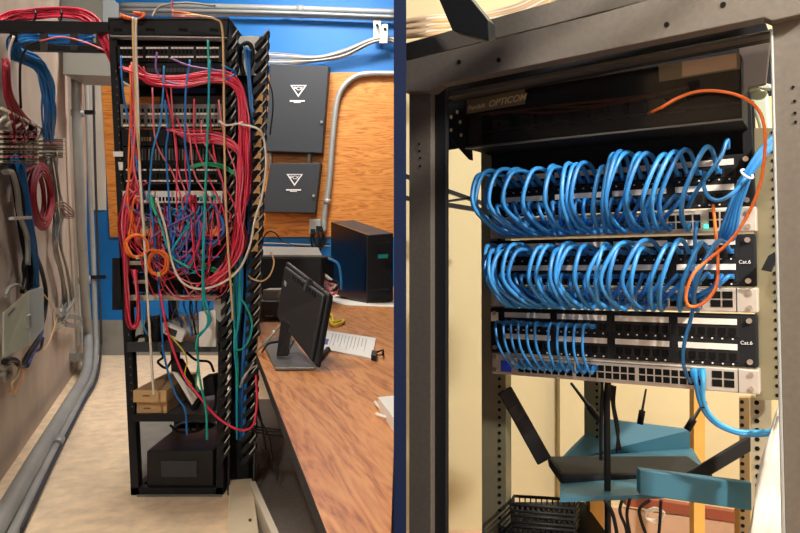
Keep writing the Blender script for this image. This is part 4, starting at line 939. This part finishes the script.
for k, nm in ((1, 'middle'), (2, 'top')):
    v = PER * k
    for i in range(24):
        shift = .004 + rnd.uniform(-.026, .026)
        b_ = rnd.uniform(.082, .118) if k == 2 else rnd.uniform(.080, .112)
        ri = rnd.uniform(.006, .024) + (.008 if k == 2 else 0) + (.016 if k == 2 and i > 12 else 0)
        if not (k == 2 and i in (21, 23)) and not (k == 1 and i in (20, 22)):
            loop(port_u(i), v - .0285, sw_u(min(23, i)) + rnd.uniform(-.001, .001), v - .0895 - .0287, b_, ri, 'front blue patch cable in the %s loop row, %s socket from the left' % (nm, ordn[i]), 'front blue loops, %s row' % nm, [lblue, lblue, lblue2][i % 3], du=shift * .7 - .022, r=.0040, low=.008)
        if not (i > 19 and k == 2):
            loop(port_u(i), v - .071, sw_u(i), v - .0895 - .0155, rnd.uniform(.024, .04), rnd.uniform(0, .008), 'short inner blue patch cable in the %s loop row, %s socket from the left' % (nm, ordn[i]), 'inner blue loops, %s row' % nm, [lblue2, bluc, lblue2][i % 3], du=rnd.uniform(-.004, .01), low=.004)
for i in range(11):
    loop(port_u(i), -.0285, sw_u(i) + .004, -.0895 - .0155, .044 + rnd.uniform(-.003, .004), .007 + rnd.uniform(-.002, .003), 'thin blue patch cable in the bottom loop row, %s from the left' % ordn[i], 'blue loops of the bottom row', lblue2, r=.0027, du=-.004, low=.006)

def rc(pts, m, lab, r=.0035, name='blue_cable', w=None, n=8, k=8, grp=None):
    v = [on(p[0], p[1], p[2] if len(p) > 2 else (w or .04)) for p in pts]
    return MB().tube(crm(v, n), r, k).build(name, m, label=lab, cat='cable', group=grp)
# right-hand vertical bundle
for i in range(5):
    j = i * 2.2
    rc([(784 + j, 120 + i, .02), (773 + j * .6, 136 + j * .7, .03), (760 + j * .6, 150 + j * .6, .04), (747 + j * .5, 170 + j * .5, .045), (738 + j * .7, 185 + j, .04), (731 + j, 203 + j * .4, .035), (722 + j * 1.4, 228 + j, .02), (719 + j, 240, .0)], [lblue, lblue2, bluc][i % 3], 'blue cable in the tied bundle rising right past the frame', .0034, grp='tied blue bundle at right')
MB().tube([on(747 + 6 * math.cos(a), 174 + 3 * math.sin(a) + 3 * math.cos(a), .052 + .01 * math.sin(a)) for a in [j * .5236 for j in range(13)]], .002, 6).build('cable_tie', white, label='white tie around the blue bundle at the right frame', cat='cable tie')
rc([(705, 172, .05), (704, 186, .06), (709, 197, .06), (720, 200, .06), (734, 192, .055), (745, 178, .05)], lblue, 'bright blue cable curling back beside the tied bundle', .0034)
rc([(728, 148, .02), (727, 140, .04), (720, 158, .055), (708, 175, .06), (697, 190, .05), (688, 207, .02)], lblue, 'blue cable slanting from the far right socket of the top row', .0036)
rc([(697, 222, .015), (695, 235, .03), (695, 258, .03), (693, 266, .02), (694, 300, .045), (691, 318, .045), (685, 340, .05), (683, 360, .045), (687, 376, .03), (691, 382, .012)], lblue2, 'blue cable dropping from highest switch to the lowest switch', .0032)
# fibre
rc([(648, 114, .09), (662, 107, .118), (680, 97, .118), (700, 91, .118), (722, 91.5, .118), (742, 97, .115), (757, 108, .10), (764, 125, .10), (765, 150, .10), (760, 185, .095), (746, 218, .09), (728, 243, .11), (705, 262, .13), (692, 276, .14), (686, 294, .135), (688, 305, .13), (697, 306, .12), (708, 299, .11), (716, 286, .10), (718, 265, .085), (716, 235, .05), (713, 205, .01)],
   orng, 'orange fibre cable arcing from the enclosure and looping to the switches', .0026, 'fibre_cable', n=6)
# lowest pair
for i in range(2):
    t0 = [(694, 372, .012), (702, 372, .012)][i]
    rc([t0, (696 + i * 7, 382, .03), (699 + i * 4, 398, .03), (705 + i * 3, 412, .02), (718 + i * 2, 425 - i, .01), (738, 433 - 2 * i, .0), (758, 435 - 3 * i, -.01), (782, 432 - 2 * i, -.02)], [lblue, mat('cable_sky', (.05, .36, .68), .38)][i], ['blue cable pair sweeping low right, lower strand', 'blue cable pair sweeping low right, upper strand'][i], .0040)
    pp = thing('plug_boot', on(*t0), 'bright blue plug in the lowest switch, %s of the pair' % ['left', 'right'][i], 'plug', 'plugs in the lowest switch')
    MB().tube([on(t0[0], t0[1] - 2, .005), on(t0[0], t0[1] + 2, .012), on(t0[0] + 1, t0[1] + 8, .026)], [.0065, .0065, .0045], 8).build('boot', MATS.get('cable_sky', lblue), pp)
for x in (703, 779): MB().tube([on(x + 3.5 * math.cos(a), (404 if x == 703 else 432) + 3.5 * math.sin(a), .02 + .008 * math.sin(a)) for a in [j * .5236 for j in range(13)]], .0018, 6).build('cable_tie', blk, label='black tie on the low blue pair, %s end' % ('upper left' if x == 703 else 'right'), cat='cable tie', group='ties on low blue pair')
for i in range(3): rc([(778, 80 + i, -.02), (772 - i * 2, 88, -.02), (766 - i * 5, 86, -.02), (752 - i * 3, 89 + i, -.03)], palegreen, 'pale cable sheath curving behind the right post', .004, 'pale_cable', grp='pale cables at right post')
MB().prism([on(745, 89, -.03), on(757, 84, -.03), (on(767, 90, -.03)), on(771, 130, -.03), on(768, 160, -.03), on(755, 115, -.03)], -Nv * .03).build('pale_duct', palegreen, bevel=.004, label='pale green plastic duct beside the enclosure at right', cat='duct')
MB().prism([on(741, 95, .0), on(750, 92, .0), on(755, 200, .0), on(745, 200, .0)], -Nv * .02).build('side_bracket', blkm, label='black side bracket right of the fibre enclosure', cat='bracket')
MB().prism([on(761, 270, .03), on(768, 256, .03), (on(776, 251, .03)), on(776, 260, .03), on(771, 272, .03)], -Nv * .02).build('velcro_strap', blkm, label='black strap end sticking out beside the right rail', cat='strap')

# ---------------------------------------------------------------- below and behind
# antennas and router on the teal shelf
TSD = 1.62
def T_(px, py, d=TSD): return P(px, py, d)
t = thing('teal_shelf', T_(640, 470), 'upper teal metal shelf tray below the lowest switch', 'shelf', 'teal shelves')
MB().prism([T_(603, 419, 1.75), T_(690, 430, 1.70), T_(690, 452, 1.70), T_(560, 462, 1.70), T_(573, 448, 1.72)], (0, .012, 0)).build('back_panel', tealsh, t)
MB().prism([T_(560, 458, 1.70), T_(692, 448, 1.70), T_(720, 492, 1.30), T_(560, 498, 1.30)], (0, 0, -.008)).build('tray', tealsh, t)
t = thing('teal_shelf', T_(735, 510), 'lower teal shelf board standing before the yellow wood', 'shelf', 'teal shelves')
MB().prism([T_(640, 470, 1.28), T_(754, 484, 1.28), T_(752, 511, 1.28), T_(640, 495, 1.28)], (0, .02, 0)).build('front_panel', tealsh, t, bevel=.002)
t = thing('wireless_router', T_(630, 470, 1.5), 'black wireless router with several antennas on the teal shelf', 'router')
MB().prism([T_(560, 474, 1.42), T_(715, 474, 1.42), T_(712, 488, 1.42), T_(562, 488, 1.42)], (0, .13, 0)).build('body', blkm, t, bevel=.008)
def antenna(a, b, w0, w1, dpt, flat=True):
    A_, B_ = T_(*a, dpt), T_(*b, dpt); d_ = (B_ - A_).normalized(); s_ = d_.cross(Vector((0, 1, 0))).normalized()
    if flat: return MB().prism([A_ - s_ * w0, A_ + s_ * w0, B_ + s_ * w1, B_ - s_ * w1], (0, .008, 0)).build('antenna', blk2, t, bevel=.003)
    return MB().tube([A_, A_.lerp(B_, .6), A_.lerp(B_, .62), B_], [w0 * .7, w0, w1, w1], 10).build('antenna', blk2, t)
antenna((505, 390), (545, 462), .015, .016, 1.42)
antenna((755, 441), (690, 480), .014, .014, 1.36)
antenna((571, 383), (600, 421), .0045, .008, 1.6, False)
antenna((646, 389), (640, 424), .003, .007, 1.55, False)
antenna((704, 402), (687, 430), .004, .008, 1.5, False)
for i, (p_, r) in enumerate([([(602, 378), (602, 400), (601, 430), (601, 460)], .0035), ([(608, 380), (607, 400), (607, 425), (608, 545)], .0065), ([(612, 385), (612, 400), (616, 425), (620, 450)], .003), ([(615, 386), (614, 405), (618, 428), (617, 452)], .003),
                            ([(605, 500), (612, 512), (616, 528), (618, 545)], .0035), ([(622, 500), (620, 512), (626, 528), (628, 545)], .003), ([(630, 498), (627, 515), (631, 540)], .003), ([(650, 500), (640, 508), (641, 520), (650, 545)], .003), ([(661, 500), (660, 520), (658, 545)], .003)]):
    MB().tube(crm([T_(x, y, 1.25 if i > 3 else 1.34) for x, y in p_], 6), r, 8).build('black_cable', blkc, label='black cord hanging below the lowest switch, %s' % ['thick strand at left', 'thickest strand', 'thin strand curving right', 'thin strand beside it', 'leftmost at frame bottom', 'second at frame bottom', 'third at frame bottom', 'curled one at frame bottom', 'rightmost at frame bottom'][i], cat='cord')
# yellow wood slats
for x0, x1, y0, d, lb in ((694, 705, 388, 1.9, 'yellow wood batten standing behind the blue cable pair'), (741, 751, 500, 1.5, 'short yellow wood batten under the lower teal shelf'), (590, 604, 470, 1.5, 'yellow wood batten below the caption at frame bottom')):
    b0 = T_(x0, y0, d); z_ = 0
    MB().box((b0.x, d, z_), (T_(x1, 0, d).x, d + .03, b0.z)).build('wood_batten', ywood, label=lb.replace('below the caption at frame bottom', 'left of the hanging black cords'), cat='batten')
# bench board with peach panel
t = thing('wood_board', T_(690, 560, 2.2), 'red-brown edged board behind the hanging black cords', 'board')
MB().prism([T_(626, 496, 2.2), T_(745, 514, 2.2), T_(745, 524, 2.2), T_(626, 506, 2.2)], (0, .03, 0)).build('edge', redbrown, t)
MB().prism([T_(600, 506, 2.21), T_(745, 524, 2.21), Vector((T_(745, 570, 2.21).x, 2.21, 0)), Vector((T_(600, 570, 2.21).x, 2.21, 0))], (0, .02, 0)).build('face', peach, t)
# wire tray stack
for k in range(4):
    t = thing('wire_tray', T_(545, 500 + k * 12, 1.35), 'black wire letter tray, %s in the stack at lower left' % ['topmost', 'second', 'third', 'lowest'][k], 'tray', 'stack of black wire trays')
    y0 = 500 + k * 11
    A_ = T_(511 + k, y0 + 4, 1.30); B_ = T_(574, y0 + 9, 1.30); C_ = T_(580, y0, 1.50); D_ = T_(514, y0 - 4, 1.50)
    MB().tube([A_, B_, C_, D_, A_], .0035, 6).build('rim', blkc, t)
    dn = Vector((0, 0, -.012)); g = MB()
    for i in range(13):
        s = i / 12; g.tube([A_.lerp(B_, s), A_.lerp(B_, s) + dn, D_.lerp(C_, s) + dn, D_.lerp(C_, s)], .002, 4)
    g.build('wire_grid', blkc, t)
    MB().tube([A_ + dn, B_ + dn, C_ + dn], .003, 5).build('lower_rim', blkc, t)
MB().prism([T_(508, 508, 1.6), T_(590, 505, 1.6), Vector((T_(590, 560, 1.6).x, 1.6, 0)), Vector((T_(508, 560, 1.6).x, 1.6, 0))], (0, .02, 0)).build('white_carton', paper, label='white printed carton behind the black wire trays', cat='box')
bt = P(545, 0, 1.4).x
t = thing('low_bench', Vector((bt, 1.42, 0)), 'low dark bench under the stack of black wire trays', 'bench')
zb = P(0, 538, 1.28).z - .035
MB().box((bt - .09, 1.24, zb - .02), (bt + .12, 1.56, zb)).build('bench_top', blk, t)
for sx in (-.08, .11):
    for y_ in (1.26, 1.54): MB().box((bt + sx - .01, y_ - .01, 0), (bt + sx + .01, y_ + .01, zb - .02)).build('leg', blk, t)
# plastic bag scraps
for i in range(3):
    MB().tube(crm([T_(x, y, 1.7) for x, y in [(645 + i * 3, 512), (655, 508 + i), (664, 513), (658, 520 + i), (646, 518), (645 + i, 511)]], 6), .003, 6).build('plastic_wrap', white, label='crumpled clear plastic ring behind the hanging cords', cat='wrap', group='plastic scraps behind cords')
# white sheet lower right
sh = MB(); gx, gy = 10, 16; vs = []
for j in range(gy + 1):
    for i in range(gx + 1):
        y = lerp(404, 560, j / gy); xa = lerp(779, 745, min(1, (j / gy) * 1.05) ** .8); xb_ = 800
        x = lerp(xa, xb_, i / gx); vs.append(P(x, y, 1.12 + .005 * math.sin(i * 1.3 + j * .35) + .003 * math.sin(j * .9)))
fs = [[j * (gx + 1) + i, j * (gx + 1) + i + 1, (j + 1) * (gx + 1) + i + 1, (j + 1) * (gx + 1) + i] for j in range(gy) for i in range(gx)]
sh.add(vs, fs, True); so = sh.build('draped_sheet', cloth, label='white crumpled sheet hanging beside the right frame post', cat='sheet')
sm = so.modifiers.new('thick', 'SOLIDIFY'); sm.thickness = .006
# dark bars put in for the ladder's shadow on the rear wall
t = thing('ladder_shadow', P(470, 215, 2.5), 'dark bars put in for ladder shadow behind the left frame post', 'ladder shadow')
for p_ in ([(398, 172), (398, 177), (500, 203), (500, 197), (450, 185)],):
    pass
for a, b, wdt in (((395, 172), (500, 209), 4), ((395, 196), (505, 214), 4.5), ((440, 202), (476, 197), 2)):
    MB().prism([P(a[0], a[1] - wdt / 2, 2.3), P(b[0], b[1] - wdt / 2, 2.3), P(b[0], b[1] + wdt / 2, 2.3), P(a[0], a[1] + wdt / 2, 2.3)], (0, .03, 0)).build('bar', blk, t)
# beige bundle top left
for i in range(12):
    MB().tube(crm([P(398, 22 + i * 1.4, 1.9 + .02 * (i % 4)), P(430, 17 + i * 1.6, 1.9), P(460, 16 + i * 1.4, 1.95), P(490, 12 + i * 1.3, 2.0), P(520, 4 + i * 1.6, 2.0), P(548, -12 + i * 2, 2.0)], 6), .0065, 6).build('beige_cable', [copper, whc, copper, tan][i % 4], label='beige cable of the bundle running above the frame top left', cat='cable', group='beige bundle above the frame')

# ================================================================ LIGHTS / CAMERA
def area(name, loc, rot, sx, sy, e, col):
    l = bpy.data.lights.new(name, 'AREA'); l.shape = 'RECTANGLE'; l.size = sx; l.size_y = sy; l.energy = e; l.color = col
    o = bpy.data.objects.new(name, l); C.objects.link(o); o.location = loc; o.rotation_euler = rot; return o
area('unseen_lamp', (-1.7, 3.2, TOP - .05), (0, 0, 0), 1.2, .6, 110, (1, .92, .80))
area('unseen_lamp', (-1.0, -.6, 3.0), (math.radians(48), 0, math.radians(8)), 1.0, .5, 880, (1, .92, .81))  # unseen frontal fill, added to brighten the rack faces from the camera side
area('unseen_lamp', (-.8, 5.9, TOP - .05), (math.radians(20), 0, 0), 1.2, .5, 120, (1, .95, .88))
area('unseen_lamp', (1.15, -.05, 2.15), (math.radians(40), 0, math.radians(30)), .10, .07, 66, (1, .92, .80))  # small unseen lamp hung low, added to brighten the header's right end
lk = thing('shadow_ladder', Vector((.9, .4, 1.7)), 'unseen ladder added above the rack frame to cast shadow bars', 'ladder shadow')  # unseen ladder added between lamp and header beam for its rung shadows
for tgt in ((500, 50), (538, 40), (676, 8)):
    c = on(*tgt, .2).lerp(Vector((1.15, -.05, 2.15)), .35)
    MB().obox(c, Nv * .22, Uv * (.011 if tgt[0] > 510 else .02), Vv * .006).build('rung', blk, lk)
c0 = on(500, 50, .2).lerp(Vector((1.15, -.05, 2.15)), .35); c1 = on(676, 8, .2).lerp(Vector((1.15, -.05, 2.15)), .35)
for sgn in (-1, 1):
    MB().obox((c0 + c1) / 2 + Nv * .22 * sgn, (c1 - c0) * .9, Nv * .008, Vv * .012).build('side_rail', blk, lk)
area('unseen_lamp', (1.0, 2.2, TOP - .6), (0, 0, 0), .8, .4, 75, (1, .92, .76))
w = bpy.data.worlds.new('world'); bpy.context.scene.world = w; w.use_nodes = True
w.node_tree.nodes['Background'].inputs[0].default_value = (1, .95, .88, 1); w.node_tree.nodes['Background'].inputs[1].default_value = .30
cam = bpy.data.cameras.new('camera'); co = bpy.data.objects.new('camera', cam); C.objects.link(co)
co.location = EYE; co.rotation_euler = (math.radians(90), 0, 0)
cam.sensor_width = 36; cam.lens = 36 * F / 800; cam.shift_y = -(266.5 - CY) / 800; cam.clip_start = .02
s = bpy.context.scene; s.camera = co
s.view_settings.view_transform = 'Standard'; s.view_settings.look = 'None'; s.view_settings.gamma = 1; s.view_settings.exposure = 0
